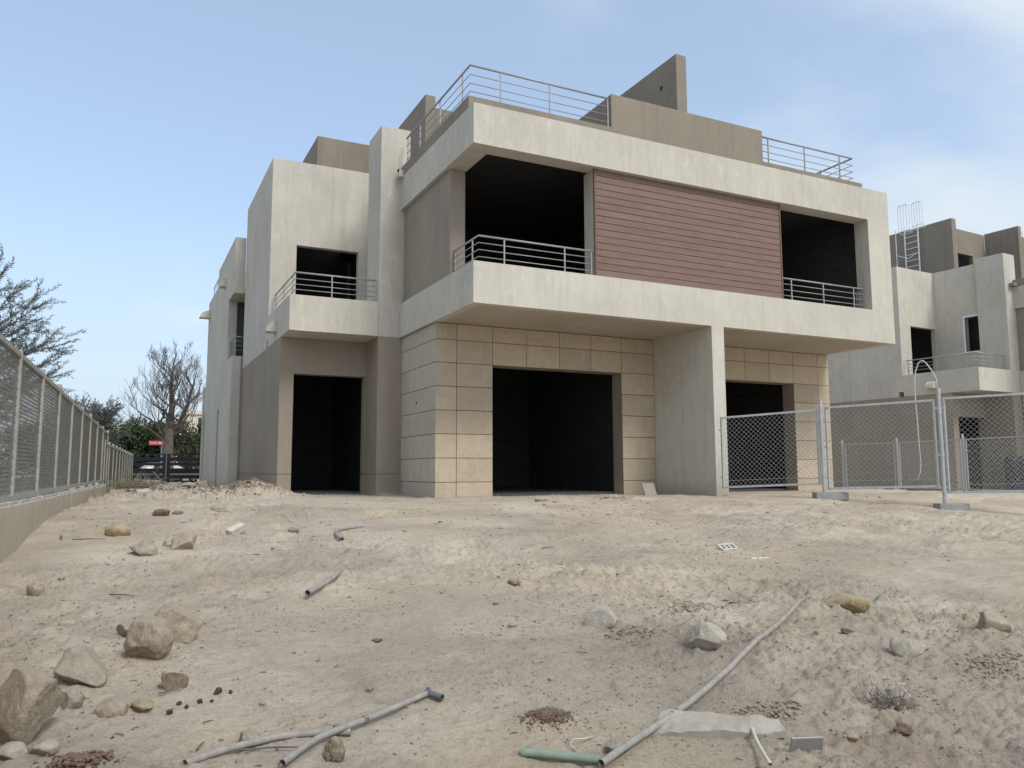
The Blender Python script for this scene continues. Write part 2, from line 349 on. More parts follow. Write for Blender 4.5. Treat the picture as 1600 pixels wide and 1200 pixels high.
# ------------------------------------------------------------------ mesh helpers
class MB:
    def __init__(s): s.v = []; s.f = []; s.mi = []
    def face(s, pts, mi=0):
        k = len(s.v); s.v.extend([tuple(p) for p in pts]); s.f.append(tuple(range(k, k + len(pts)))); s.mi.append(mi)
    def box(s, x0, x1, y0, y1, z0, z1, mi=0):
        k = len(s.v)
        s.v += [(x0, y0, z0), (x1, y0, z0), (x1, y1, z0), (x0, y1, z0), (x0, y0, z1), (x1, y0, z1), (x1, y1, z1), (x0, y1, z1)]
        for f in ((0, 3, 2, 1), (4, 5, 6, 7), (0, 1, 5, 4), (1, 2, 6, 5), (2, 3, 7, 6), (3, 0, 4, 7)):
            s.f.append(tuple(k + i for i in f)); s.mi.append(mi)
        return s
    def obox(s, c, ax, ay, az, mi=0):          # oriented box: centre and three half-axis vectors
        c = Vector(c); k = len(s.v)
        for sz in (-1, 1):
            for sx, sy in ((-1, -1), (1, -1), (1, 1), (-1, 1)):
                s.v.append(tuple(c + ax * sx + ay * sy + az * sz))
        for f in ((0, 3, 2, 1), (4, 5, 6, 7), (0, 1, 5, 4), (1, 2, 6, 5), (2, 3, 7, 6), (3, 0, 4, 7)):
            s.f.append(tuple(k + i for i in f)); s.mi.append(mi)
    def bar(s, p, q, w, h=None, up=(0, 0, 1), mi=0):    # square bar from p to q
        p = Vector(p); q = Vector(q); d = q - p; L = d.length
        if L < 1e-6: return
        d /= L; u = Vector(up)
        if abs(d.dot(u)) > .98: u = Vector((0, 1, 0))
        a = d.cross(u).normalized(); b_ = a.cross(d)
        s.obox((p + q) / 2, d * (L / 2), a * (w / 2), b_ * ((h or w) / 2), mi)
    def tube(s, pts, r, n=8, cap=True, mi=0):
        pts = [Vector(p) for p in pts]; m = len(pts)
        rs = r if isinstance(r, (list, tuple)) else [r] * m
        k = len(s.v); prev = None
        for i, p in enumerate(pts):
            d = (pts[min(i + 1, m - 1)] - pts[max(i - 1, 0)]).normalized()
            if prev is None:
                u = Vector((0, 0, 1)) if abs(d.z) < .9 else Vector((1, 0, 0)); a = d.cross(u).normalized()
            else:
                a = (prev - d * prev.dot(d))
                a = a.normalized() if a.length > 1e-6 else d.orthogonal().normalized()
            prev = a; b_ = d.cross(a)
            for j in range(n):
                t = 2 * math.pi * j / n
                s.v.append(tuple(p + (a * math.cos(t) + b_ * math.sin(t)) * rs[i]))
        for i in range(m - 1):
            for j in range(n):
                s.f.append((k + i * n + j, k + i * n + (j + 1) % n, k + (i + 1) * n + (j + 1) % n, k + (i + 1) * n + j)); s.mi.append(mi)
        if cap:
            s.f.append(tuple(k + j for j in reversed(range(n)))); s.mi.append(mi)
            s.f.append(tuple(k + (m - 1) * n + j for j in range(n))); s.mi.append(mi)
    def wall(s, axis, p0, p1, u0, u1, z0, z1, holes=(), mi=0):
        """wall slab between planes p0 and p1 on an axis ('x' or 'y'), spanning u (the other axis) and z, with rectangular holes"""
        us = sorted(set([u0, u1] + [min(max(h[i], u0), u1) for h in holes for i in (0, 1)]))
        zs = sorted(set([z0, z1] + [min(max(h[i], z0), z1) for h in holes for i in (2, 3)]))
        solid = lambda i, j: 0 <= i < len(us) - 1 and 0 <= j < len(zs) - 1 and not any(h[0] - 1e-6 <= us[i] and us[i + 1] <= h[1] + 1e-6 and h[2] - 1e-6 <= zs[j] and zs[j + 1] <= h[3] + 1e-6 for h in holes)
        P = (lambda u, p, z: (u, p, z)) if axis == 'y' else (lambda u, p, z: (p, u, z))
        for i in range(len(us) - 1):
            for j in range(len(zs) - 1):
                if not solid(i, j): continue
                a, b_, c, d = us[i], us[i + 1], zs[j], zs[j + 1]
                s.face([P(a, p0, c), P(b_, p0, c), P(b_, p0, d), P(a, p0, d)], mi)
                s.face([P(b_, p1, c), P(a, p1, c), P(a, p1, d), P(b_, p1, d)], mi)
                if not solid(i - 1, j): s.face([P(a, p1, c), P(a, p0, c), P(a, p0, d), P(a, p1, d)], mi)
                if not solid(i + 1, j): s.face([P(b_, p0, c), P(b_, p1, c), P(b_, p1, d), P(b_, p0, d)], mi)
                if not solid(i, j - 1): s.face([P(a, p1, c), P(b_, p1, c), P(b_, p0, c), P(a, p0, c)], mi)
                if not solid(i, j + 1): s.face([P(a, p0, d), P(b_, p0, d), P(b_, p1, d), P(a, p1, d)], mi)
        return s
    def build(s, name, mat=None, parent=None, bevel=0, smooth=False, kind=None, weld=False, loc=None, rz=0):
        me = bpy.data.meshes.new(name); me.from_pydata(s.v, [], s.f)
        mats = mat if isinstance(mat, (list, tuple)) else [mat]
        for m in mats: me.materials.append(m)
        if len(mats) > 1: me.polygons.foreach_set('material_index', s.mi)
        if weld or bevel:
            bm = bmesh.new(); bm.from_mesh(me); bmesh.ops.remove_doubles(bm, verts=bm.verts, dist=1e-4)
            bmesh.ops.recalc_face_normals(bm, faces=bm.faces); bm.to_mesh(me); bm.free()
        if smooth: me.polygons.foreach_set('use_smooth', [True] * len(me.polygons))
        me.update()
        o = bpy.data.objects.new(name, me); COL.objects.link(o)
        if parent is not None: o.parent = parent
        if bevel:
            bv = o.modifiers.new('edge', 'BEVEL'); bv.width = bevel; bv.segments = 2; bv.limit_method = 'ANGLE'; bv.angle_limit = math.radians(50)
        if kind: o['kind'] = kind
        if loc is not None: o.location = loc; o.rotation_euler = (0, 0, rz)
        return o
def empty(name, loc=(0, 0, 0), rz=0):
    o = bpy.data.objects.new(name, None); COL.objects.link(o); o.location = loc; o.rotation_euler = (0, 0, rz); o.empty_display_size = .2
    return o
def tag(o, label, cat, group=None):
    o['label'] = label; o['category'] = cat
    if group: o['group'] = group
    return o
def structure(o): o['kind'] = 'structure'; return o
def copy_tree(o, parent=None):
    c = o.copy(); COL.objects.link(c)
    if parent is not None: c.parent = parent
    for ch in list(o.children): copy_tree(ch, c)
    return c

# ------------------------------------------------------------------ ground
def axis_steps(parts):
    r = []
    for a, b_, st in parts: r += list(np.arange(a, b_, st))
    r.append(parts[-1][1]); return np.array(r)
def ground():
    gx = axis_steps([(-400, -100, 60), (-100, -30, 14), (-30, -12, 3), (-12, -8, .5), (-8, -7.4, .1), (-7.4, .6, .0165), (.6, 6, .045), (6, 16, .09), (16, 30, 1.0), (30, 100, 14), (100, 401, 60)])
    gy = axis_steps([(-300, -60, 60), (-60, -20, 10), (-20, -13, 1.0), (-13, -12, .1), (-12, -8.6, .0165), (-8.6, -5, .028), (-5, -1, .05), (-1, 6, .09), (6, 30, .35), (30, 60, 3), (60, 120, 14), (120, 421, 60)])
    X, Y = np.meshgrid(gx, gy); Z = gz(X, Y)
    far = np.clip((np.hypot(X, Y) - 40) / 40, 0, 1); Z = Z * (1 - far) + far * -.2
    nx, ny = len(gx), len(gy)
    co = np.stack([X, Y, Z], -1).reshape(-1, 3).astype(np.float32)
    i = np.arange((ny - 1) * (nx - 1)); r = i // (nx - 1); c = i % (nx - 1); a = r * nx + c
    q = np.stack([a, a + 1, a + nx + 1, a + nx], -1).astype(np.int32)
    me = bpy.data.meshes.new('ground'); me.vertices.add(len(co)); me.vertices.foreach_set('co', co.ravel())
    me.loops.add(q.size); me.loops.foreach_set('vertex_index', q.ravel())
    me.polygons.add(len(q)); me.polygons.foreach_set('loop_start', np.arange(0, q.size, 4, dtype=np.int32)); me.polygons.foreach_set('loop_total', np.full(len(q), 4, dtype=np.int32))
    me.polygons.foreach_set('use_smooth', np.ones(len(q), dtype=bool))
    me.update(calc_edges=True); me.validate(); me.materials.append(SAND)
    o = bpy.data.objects.new('ground', me); COL.objects.link(o); structure(o)
ground()
structure(MB().box(-19, -9.6, -40, 90, -.3, -.045).build('road', ASPH))

# ------------------------------------------------------------------ railings
def railing(parent, pts, zbase, ztop, zbars, posts, rail_r=.022):
    m = MB(); m.tube([(x, y, ztop) for x, y in pts], rail_r, 8)
    r = m.build('railing', RAILM, parent, smooth=True)
    for z in zbars:
        b_ = MB(); b_.tube([(x, y, z) for x, y in pts], .0105, 6); b_.build('bar', RAILM, r, smooth=True)
    for x, y in posts:
        p = MB(); p.box(x - .013, x + .013, y - .013, y + .013, zbase, ztop - rail_r * .6); p.build('post', RAILM, r)
    return r

def spout(parent, x, y, z, w=.34, p=.26, h=.30):
    m = MB(); n = 6
    prof = [(0, 0), (-p, 0), (-p, .05)] + [(-p * math.cos(t * math.pi / 2 / n) * .96, .05 + (h - .05) * math.sin(t * math.pi / 2 / n)) for t in range(1, n + 1)]
    a = [(x + px, y - w / 2, z + pz) for px, pz in prof]; b_ = [(x + px, y + w / 2, z + pz) for px, pz in prof]
    m.face(a); m.face(list(reversed(b_)))
    for i in range(len(prof)):
        j = (i + 1) % len(prof); m.face([a[i], b_[i], b_[j], a[j]])
    return m.build('spout_hood', LIGHT, parent, weld=True)

# ------------------------------------------------------------------ house
COURSES = [0.0, 0.32, 0.87, 1.42, 1.97, 2.52, 3.07, 3.61, 3.992]
def build_house(loc, rz, label, first=True):
    H = empty('house', loc, rz); tag(H, label, 'house', None)
    BV = .012
    # ---- ground storey, tan plaster, with a shallow groove at plinth height
    m = MB()
    door = (-2.44, -.58, -.5, 3.07)
    d2 = door
    for z0, z1 in ((-.6, .50), (.518, 4.0)):
        m.wall('y', 5.9, 6.2, -2.79, -.56, z0, z1, [door])
        m.wall('x', -2.79, -2.5, 6.2, 12.95, z0, z1)
        m.wall('y', 4.8, 5.05, -.56, .075, z0, z1)
        m.wall('x', -.56, -.3, 5.05, 6.2, z0, z1)
    m.wall('y', 5.915, 6.185, -2.775, -.575, .49, .53, [door])
    m.wall('x', -2.775, -2.52, 6.19, 12.9, .49, .53); m.wall('y', 4.815, 5.04, -.545, .075, .49, .53); m.wall('x', -.545, -.32, 5.04, 6.1, .49, .53)
    m.build('wall', TAN, H)
    # dividing fin and the cantilevered balcony body
    if first:
        MB().box(6.19, 6.56, 0, 2.36, -.6, 4.0).build('fin_wall', LIGHT, H)
    m = MB()
    m.box(0, 12.62, 0, .2, 4.0, 4.88); m.box(0, .2, .2, 4.8, 4.0, 4.88); m.box(12.42, 12.62, .2, 6.0, 4.0, 4.88)
    m.build('balcony_parapet', LIGHT, H)
    MB().box(.2, 12.42, .2, 4.79, 4.002, 4.25).build('balcony_slab', SOFFIT, H)
    # ---- upper front frame: one plaster hoop round the loggias
    m = MB()
    m.wall('y', 0, .45, 0, 12.62, 4.881, 8.28, [(-.01, 11.78, 4.881, 7.4)])
    m.box(0, .5, .45, 4.8, 7.4, 8.28)
    m.box(12.3, 12.62, .45, 21.8, 4.881, 8.28)
    m.build('roof_band', LIGHT, H)
    # ---- loggia walls
    m = MB(); m.box(.1, .47, 1.55, 4.8, 4.25, 7.399); m.build('loggia_wall', TAN, H, BV)
    m = MB(); m.box(3.05, 8.66, .165, .60, 4.25, 7.398); m.build('screen_wall', LIGHT, H)
    if first:
        zz = [4.885] + [5.06 + .1565 * i for i in range(15)] + [7.385]
        for a, b_ in zip(zz[:-1], zz[1:]):
            w = MB(); w.box(3.075, 8.635, .13, .163, a + .006, b_ - .006)
            w.build('cladding_board', WOOD, H, .003)
        MB().box(3.03, 3.07, .118, .175, 4.882, 7.395).build('corner_trim', TRIM, H)
        MB().box(8.64, 8.68, .118, .175, 4.882, 7.395).build('corner_trim', TRIM, H)
    # ---- tower pier
    m = MB(); m.box(-.55, .25, 4.801, 5.95, 4.0, 9.62); m.build('tower', LIGHT, H, BV)
    # ---- left block, upper storey
    xin = .6 if first else -.31
    m = MB()
    m.wall('y', 7.92, 8.13, -2.79, xin + .25, 4.2, 9.49, [(-2.07, -.27 if first else -.32, 4.2, 7.02)])
    m.wall('x', -2.79, -2.5, 8.13, 12.95, 4.0, 9.49)
    m.box(-2.5, 6, 12.7, 12.95, 4.0, 9.49)
    m.build('upper_wall', LIGHT, H)
    m = MB()
    if first: m.box(.3, .55, 5.95, 7.92, 4.2, 9.49)
    else: m.wall('x', -.31, -.06, 5.95, 7.92, 4.2, 9.49, [(6.05, 6.64, 5.87, 7.31)])
    m.build('return_wall', LIGHT, H)
    if not first:
        f = MB(); f.wall('x', -.335, -.2, 5.98, 6.71, 5.80, 7.38, [(6.05, 6.64, 5.87, 7.31)]); f.build('window_frame', WHITEP, H)
    m = MB()
    m.box(-2.79, -2.64, 4.8, 7.919, 4.0, 4.89); m.box(-2.64, -.552, 4.8, 4.95, 4.0, 4.89)
    m.box(-2.64, -.3, 4.95, 7.919, 4.001, 4.2)
    m.build('balcony', LIGHT, H, BV)
    railing(H, [(-.58, 5.0), (-2.63, 5.0), (-2.63, 7.85)], 4.89, 5.49, [5.33, 5.19, 5.06], [(-.62, 5.0), (-1.72, 5.0), (-2.63, 5.35), (-2.63, 6.55), (-2.63, 7.75)])
    # ---- rear wing with the corner loggia
    m = MB()
    m.wall('x', -3.14, -2.85, 13.0, 18.1, .0 - .6, 8.5, [(13.0, 14.43, 4.43, 6.57), (16.35, 16.95, -.6, 2.85)])
    m.wall('x', -3.14, -2.85, 18.1, 21.8, -.6, 7.87)
    m.box(-2.85, 6, 21.55, 21.8, -.6, 7.87); m.box(-2.85, 6, 17.9, 18.1, 7.87, 8.5)
    m.build('rear_wall', LIGHT, H)
    m = MB(); m.box(-2.85, -2.795, 13.0, 13.25, 6.57, 8.5); m.box(-2.85, 1, 12.955, 14.43, 6.58, 6.8); m.build('rear_lintel', LIGHT, H)
    m = MB(); m.box(-2.85, -2.0, 12.96, 13.25, -.6, 4.43); m.build('rear_front_wall', TAN, H)
    MB().box(-3.02, -2.9, 16.36, 16.94, -.6, 2.84).build('niche_back', TAN, H)
    MB().box(-2.85, 1, 13.0, 14.43, 4.2, 4.4).build('loggia_floor', SLABM, H)
    railing(H, [(-2.8, 13.1), (-3.04, 13.1), (-3.04, 14.42)], 4.43, 5.10, [4.95, 4.80, 4.64], [(-3.04, 13.1), (-3.04, 13.75), (-3.04, 14.38)])
    railing(H, [(-2.98, 18.3), (-2.98, 21.6)], 7.87, 8.55, [8.4, 8.2, 8.05], [(-2.98, 18.4), (-2.98, 19.9), (-2.98, 21.5)])
    spout(H, -2.791, 6.65, 4.22); spout(H, -3.141, 15.6, 7.30, .45, .2, .3); spout(H, -3.141, 21.2, 7.12, .4, .42, .32)
    # ---- unlit rooms inside
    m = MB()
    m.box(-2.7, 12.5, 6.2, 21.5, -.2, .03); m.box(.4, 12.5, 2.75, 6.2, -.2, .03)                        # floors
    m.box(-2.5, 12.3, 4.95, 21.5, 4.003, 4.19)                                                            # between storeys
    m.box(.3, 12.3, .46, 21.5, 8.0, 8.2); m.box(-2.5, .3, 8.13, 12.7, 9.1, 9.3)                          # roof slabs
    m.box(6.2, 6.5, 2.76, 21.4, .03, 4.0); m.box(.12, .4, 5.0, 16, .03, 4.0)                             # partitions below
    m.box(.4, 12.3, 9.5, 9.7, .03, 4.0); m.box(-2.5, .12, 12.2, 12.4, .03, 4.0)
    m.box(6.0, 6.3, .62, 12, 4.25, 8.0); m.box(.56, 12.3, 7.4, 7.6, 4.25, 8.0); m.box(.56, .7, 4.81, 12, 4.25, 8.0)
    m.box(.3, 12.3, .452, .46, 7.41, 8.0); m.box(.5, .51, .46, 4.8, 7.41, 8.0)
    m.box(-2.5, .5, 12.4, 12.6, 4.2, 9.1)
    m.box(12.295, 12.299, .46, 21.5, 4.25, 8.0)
    m.box(12.285, 12.299, 2.77, 21.4, .03, 4.0); m.box(.401, .41, 2.77, 9.5, .03, 4.0); m.box(.42, 12.28, 2.761, 2.77, 3.08, 4.0)  # dark liners added over inner wall faces to keep the rooms black
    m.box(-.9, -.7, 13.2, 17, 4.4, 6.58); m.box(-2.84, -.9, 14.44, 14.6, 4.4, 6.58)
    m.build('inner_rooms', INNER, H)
    m = MB(); m.box(12.3, 12.6, 2.76, 21.8, -.6, 4.0); m.build('side_wall', LIGHT, H)
    # ---- roof: parapets and stair walls
    m = MB()
    m.box(.006, .16, .3, 4.795, 8.281, 8.57); m.box(.161, 3.65, .3, .45, 8.281, 8.57)
    m.build('roof_kerb', ROOFTAN, H, .008)
    MB().box(8.34, 12.01, .3, .45, 8.281, 8.56).build('roof_kerb', ROOFTAN, H, .008)
    if first:
        m = MB(); m.box(3.65, 8.34, .299, .50, 8.281, 9.39); m.box(3.65, 3.85, .5, 2.6, 8.281, 9.37); m.box(8.14, 8.34, .5, 2.6, 8.281, 9.37)
        m.build('roof_parapet', ROOFTAN, H, BV)
        MB().box(6.23, 6.56, 1.1, 3.71, 8.2, 11.41).build('divider_wall', ROOFTAN, H, BV)
        m = MB(); m.box(1.2, 1.51, 6.3, 8.83, 8.2, 11.53); m.box(1.51, 5, 6.3, 6.5, 8.2, 11.18); m.build('stair_wall', ROOFTAN, H, BV)
        MB().box(-1.32, 1.19, 9.0, 11.27, 9.25, 10.85).build('stair_room', ROOFTAN, H, BV)
        railing(H, [(.08, 4.6), (.08, .38), (3.62, .38)], 8.56, 9.30, [9.09, 8.89, 8.71], [(.81, .38), (2.04, .38), (3.60, .38), (.08, .8), (.08, 2.17), (.08, 3.56), (.08, 4.5)], .026)
        railing(H, [(8.36, .38), (11.75, .38), (11.75, 3.4)], 8.55, 9.27, [9.07, 8.88, 8.70], [(8.61, .38), (9.91, .38), (11.24, .38), (11.75, 1.5), (11.75, 3.2)], .026)
        railing(H, [(.2, 1.53), (.2, .2), (3.0, .2)], 4.88, 5.48, [5.33, 5.18, 5.03], [(.8, .2), (2.28, .2), (2.97, .2), (.2, .51), (.2, 1.5)])
        railing(H, [(8.74, .2), (11.70, .2), (11.70, .44)], 4.88, 5.48, [5.33, 5.18, 5.03], [(9.04, .2), (10.18, .2), (11.32, .2), (11.69, .42)])
        # little outlet box under the roof band, by the pier
        s = MB(); s.box(-.13, -.001, 4.56, 4.72, 8.22, 8.40); so_ = s.build('outlet_box', LIGHT, H, .01)
        h_ = MB(); h_.tube([(-.16, 4.6, 8.40), (-.06, 4.62, 8.36)], .035, 8); h_.build('outlet_pipe', DARKR, so_)
        # rainwater pipe on the far corner
        r = MB(); r.tube([(-3.2, 21.86, 0), (-3.2, 21.86, 4.2)], .06, 8); r.build('drain_pipe', LIGHT, H)
    else:
        m = MB(); m.box(3.23, 3.57, 9.0, 12.9, 9.2, 12.86); m.wall('y', 9.2, 9.4, 3.571, 6.24, 9.2, 12.5, [(3.62, 5.15, 9.9, 11.3)]); m.box(6.241, 6.5, 7.6, 9.2, 9.2, 12.55)
        m.wall('y', 7.7, 7.9, 6.51, 10, 9.2, 12.1); m.box(3.58, 10, 10.5, 10.6, 9.2, 12.3); m.build('stair_room', ROOFTAN, H, BV)
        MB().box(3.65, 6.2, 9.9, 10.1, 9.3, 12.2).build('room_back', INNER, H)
        m = MB(); m.box(-.3, 12, 4.6, 5.0, 8.281, 8.4); m.build('roof_edge', ROOFTAN, H)
    # ---- backing walls of the stone-faced bays, then every stone tile by itself
    m = MB()
    m.wall('y', 2.362, 2.76, .115, 12.57, -.6, 3.999, [(1.51, 5.17, -.6, 3.07), (7.49, 11.17, -.6, 3.07)])
    m.box(.115, .4, 2.76, 4.799, -.6, 3.999)
    m.build('bay_wall', [TAN if first else LIGHT][0], H)
    if first:
        j = MB()
        j.wall('y', 2.351, 2.361, .10, 12.585, 0, 3.995, [(1.505, 5.175, -.1, 3.075), (7.485, 11.175, -.1, 3.075)])
        j.wall('x', .104, .113, 2.37, 4.79, 0, 3.995)
        j.build('mortar_bed', JOINT, H)
        rng = random.Random(4); g = .0065
        xs1 = [.075, .59, 1.51, 2.42, 3.335, 4.25, 5.17, 6.185]
        xs2 = [6.57, 7.49, 8.41, 9.325, 10.24, 11.17, 12.14, 12.605]
        for xs, (da, db) in ((xs1, (1.51, 5.17)), (xs2, (7.49, 11.17))):
            for a, b_ in zip(xs[:-1], xs[1:]):
                if b_ - a < .05: continue
                for k in range(len(COURSES) - 1):
                    z0, z1 = COURSES[k], COURSES[k + 1]
                    if a >= da - .01 and b_ <= db + .01 and z1 <= 3.08: continue
                    pr = rng.uniform(0, .004)
                    lo = z0 - .3 if k == 0 else z0 + g
                    MB().box(a + (g if a > .1 else .0), b_ - g, 2.32 - pr, 2.3505, lo, z1 - g).build('stone_tile', STONE, H, .003)
        ys = [2.352, 3.25, 4.16, 4.795]
        for a, b_ in zip(ys[:-1], ys[1:]):
            for k in range(len(COURSES) - 1):
                pr = rng.uniform(0, .003); lo = COURSES[k] - .3 if k == 0 else COURSES[k] + g
                MB().box(.075 - pr, .1035, a + .002, b_ - .002, lo, COURSES[k + 1] - g).build('stone_tile', STONEW, H, .003)
        hl = MB(); hl.tube([(.068, 3.62, 2.22), (.0745, 3.62, 2.22)], .035, 8); hl.build('cable_hole', DARKR, H)
        hl = MB(); hl.tube([(6.222, 1.75, 10.75), (6.2295, 1.75, 10.75)], .06, 8); hl.build('cable_hole', DARKR, H)
    return H
build_house((0, 0, 0), 0, 'large unfinished two storey house with stone bays and a reddish wood panel', True)
build_house((25.77, -.38, -.45), .06, 'paler unfinished house at the right with a white roof ladder', False)

# ------------------------------------------------------------------ wire mesh fences
def wire_panel(o, u, w, z0, z1, pitch, r, flat=.6):
    """diamond mesh between z0..z1 along direction u from point o (x,y), width w"""
    m = MB(); u = Vector((u[0], u[1], 0)).normalized(); O = Vector((o[0], o[1], 0)); nrm = Vector((-u.y, u.x, 0))
    h = z1 - z0; st = pitch * math.sqrt(2)
    for sgn in (1, -1):
        k = -h if sgn > 0 else 0.0
        k = math.floor(k / st) * st
        while k < w + h:
            # line: z = sgn*(s - k)
            if sgn > 0: s0, s1 = max(k, 0), min(k + h, w); za, zb = s0 - k, s1 - k
            else: s0, s1 = max(k - h, 0), min(k, w); za, zb = k - s0, k - s1
            if s1 - s0 > .01:
                off = nrm * (r * .6 * sgn)
                p = O + u * s0 + Vector((0, 0, z0 + za)) + off; q = O + u * s1 + Vector((0, 0, z0 + zb)) + off
                m.bar(p, q, r * 2, r * 2 * flat, up=nrm)
            k += st
    return m

# boundary wall + fence on the left
FO = Vector((-7.32, -5.32)); FU = Vector((.70, 13.83)).normalized(); FN = Vector((FU.y, -FU.x))   # FN points to the yard
def fp(s, off=0): return FO + FU * s + FN * off
bw = empty('boundary_wall', (0, 0, 0)); tag(bw, 'low concrete boundary wall below the mesh fence at the left', 'wall')
s = -9.6
rng = random.Random(3)
while s < 13.9:
    L = 1.95; e = min(s + L, 14.0)
    a, b_ = fp(s + .011, -.10), fp(e - .011, -.10); c = (a + b_) / 2
    m = MB(); top = .235 + rng.uniform(-.008, .008); bot = -1.3
    m.obox((c.x, c.y, (top + bot) / 2), Vector((FU.x, FU.y, 0)) * ((b_ - a).length / 2), Vector((FN.x, FN.y, 0)) * (.10 + rng.uniform(-.004, .004)), Vector((0, 0, (top - bot) / 2)))
    m.build('wall_panel', WALLC, bw, .012)
    # rough mortar capping with a broken edge
    m2 = MB(); n = 9
    for i in range(n):
        t0, t1 = s + (e - s) * i / n, s + (e - s) * (i + 1) / n
        wv = .085 + rng.uniform(-.02, .012); cc = fp((t0 + t1) / 2, -.10)
        m2.obox((cc.x, cc.y, top + .014 + rng.uniform(-.006, .006)), Vector((FU.x, FU.y, 0)) * ((t1 - t0) / 2), Vector((FN.x, FN.y, 0)) * wv, Vector((0, 0, .016)))
    m2.build('mortar_cap', CAPC, bw)
    s = e
bf = empty('boundary_fence', (0, 0, 0)); tag(bf, 'tall grey mesh fence on top of the low concrete wall', 'fence')
PS = [(-4.35 + 1.75 * k + 5.32) / .9987 for k in range(-5, 9)]
FD = Vector((FU.x, FU.y, 0)); FD2 = Vector((FN.x, FN.y, 0))
for i, s in enumerate(PS):
    p = fp(s, -.10); m = MB(); tz = 1.98 - .0185 * (p.y + 6) + .02 * math.sin(i * 2.1); m.obox((p.x, p.y, (tz + .25) / 2), FD * .03, FD2 * .03, Vector((0, 0, (tz - .25) / 2))); m.build('post', FENCEM, bf, .004)
    if i == len(PS) - 1: break
    a, b_ = fp(s + .03, -.10), fp(PS[i + 1] - .03, -.10)
    za = lambda y: 1.90 - .0185 * (y + 6)
    zb = lambda y: .30 + .005 * (y + 4.4)
    for zf, hh in ((za, .025), (zb, .03)): m = MB(); m.bar((a.x, a.y, zf(a.y)), (b_.x, b_.y, zf(b_.y)), .05, hh * 2); m.build('rail', FENCEM, bf)
    w = wire_panel(a, FU, (b_ - a).length, .0, 1.0, .052 / 1.2, .0036)
    w.v = [(x, y, zb(y) + .02 + z * (za(y) - zb(y) - .04)) for x, y, z in w.v]; w.build('wire_mesh', FMESH, bf, kind='stuff')
lf = empty('lower_fence', (0, 0, 0)); tag(lf, 'lower stretch of grey mesh fence running back to the gate pillar', 'fence')
PS2 = [14.1 + 1.75 * k for k in range(11)]
for i, s in enumerate(PS2):
    p = fp(s, -.10); m = MB(); m.obox((p.x, p.y, .55), FD * .03, FD2 * .03, Vector((0, 0, .87))); m.build('post', FENCEM, lf)
    if i == len(PS2) - 1: break
    a, b_ = fp(s + .03, -.10), fp(PS2[i + 1] - .03, -.10)
    for z in (1.32, .10): m = MB(); m.bar((a.x, a.y, z), (b_.x, b_.y, z), .05, .05); m.build('rail', FENCEM, lf)
    wire_panel(a, FU, (b_ - a).length, .13, 1.29, .055, .004).build('wire_mesh', FMESH, lf, kind='stuff')

# temporary chain-link panels in front of the house
TU = Vector((1.26, -1.88)).normalized(); T0 = Vector((7.25, -2.2)); TN = Vector((-TU.y, TU.x)); TL = 2.263
TD = Vector((TU.x, TU.y, 0)); TD2 = Vector((TN.x, TN.y, 0))
def tp(s): return T0 + TU * (s * TL)
def temp_panel(s0, s1, z0, z1, label, tilt=0.0):
    a, b_ = tp(s0), tp(s1); E_ = empty('chain_link_fence', (a.x, a.y, 0)); tag(E_, label, 'fence', 'temporary chain link fence panels by the house')
    w = (b_ - a).length; u = TD
    def P(s, z): return (u.x * s, u.y * s, z + tilt * s)
    m = MB(); t = .045
    m.bar(P(0, z0), P(0, z1), t); m.bar(P(w, z0), P(w, z1), t); m.bar(P(t / 2, z1 - t / 2), P(w - t / 2, z1 - t / 2), t); m.bar(P(t / 2, z0 + t / 2), P(w - t / 2, z0 + t / 2), t)
    m.build('frame', GALV, E_, .005)
    mm = wire_panel((0, 0), TU, w - .06, z0 + t, z1 - t, .074, .0026, 1.0)
    mm.v = [(x + u.x * .03, y + u.y * .03, z + tilt * (Vector((x, y, 0)).dot(u) + .03)) for x, y, z in mm.v]
    mm.build('chain_link', WIREM, E_, kind='stuff')
    tb = MB(); tb.bar(P(.05, z0 + .17), P(w - .05, z0 + .17), .008); tb.build('tension_wire', WIREM, E_)
    for z in (z0 + .25, z1 - .3):
        lg = MB(); lg.bar(P(-.07, z), P(-.02, z), .035); lg.build('lug', GALV, E_)
    return E_
temp_panel(-.955, -.035, .16, 1.79, 'chain link fence panel in front of the right hand stone bay', .045)
temp_panel(.045, .955, .15, 1.93, 'wide chain link panel between the two posts with grey feet', .03)
temp_panel(1.035, 1.955, .10, 2.02, 'chain link panel at the right edge of the picture', .02)
def temp_post(s, zt_, zb, foot, label, r=.04):
    p = tp(s); E_ = empty('fence_post', (p.x, p.y, zb)); tag(E_, label, 'fence post', 'fence posts standing in concrete feet')
    m = MB(); m.tube([(0, 0, .02), (0, 0, zt_ - zb)], r, 12); m.build('pole', GALV, E_, smooth=False)
    c = MB(); c.tube([(0, 0, zt_ - zb), (0, 0, zt_ - zb + .02)], r * 1.08, 12); c.build('cap', GALV, E_)
    f = MB(); ax = Vector((math.cos(foot[2]), math.sin(foot[2]), 0)); ay = Vector((-ax.y, ax.x, 0))
    f.obox((ax * foot[3]) + Vector((0, 0, .05)), ax * foot[0], ay * foot[1], Vector((0, 0, .085)))
    f.build('foot', BLOCKC, E_, .018)
    for z in (.45, 1.10, zt_ - zb - .38):
        k = MB(); k.bar(-TD * .12 + Vector((0, 0, z)), TD * .12 + Vector((0, 0, z)), .03, .05); k.build('clamp', GALV, E_)
    return E_
temp_post(0.0, 2.06, gzs(7.25, -2.2), (.34, .15, -.5, .12), 'shorter fence post in a long concrete foot beside the stone bay')
temp_post(1.0, 2.19, gzs(8.51, -4.08), (.30, .14, -.45, .12), 'taller fence post with the white hose hanging from its top')
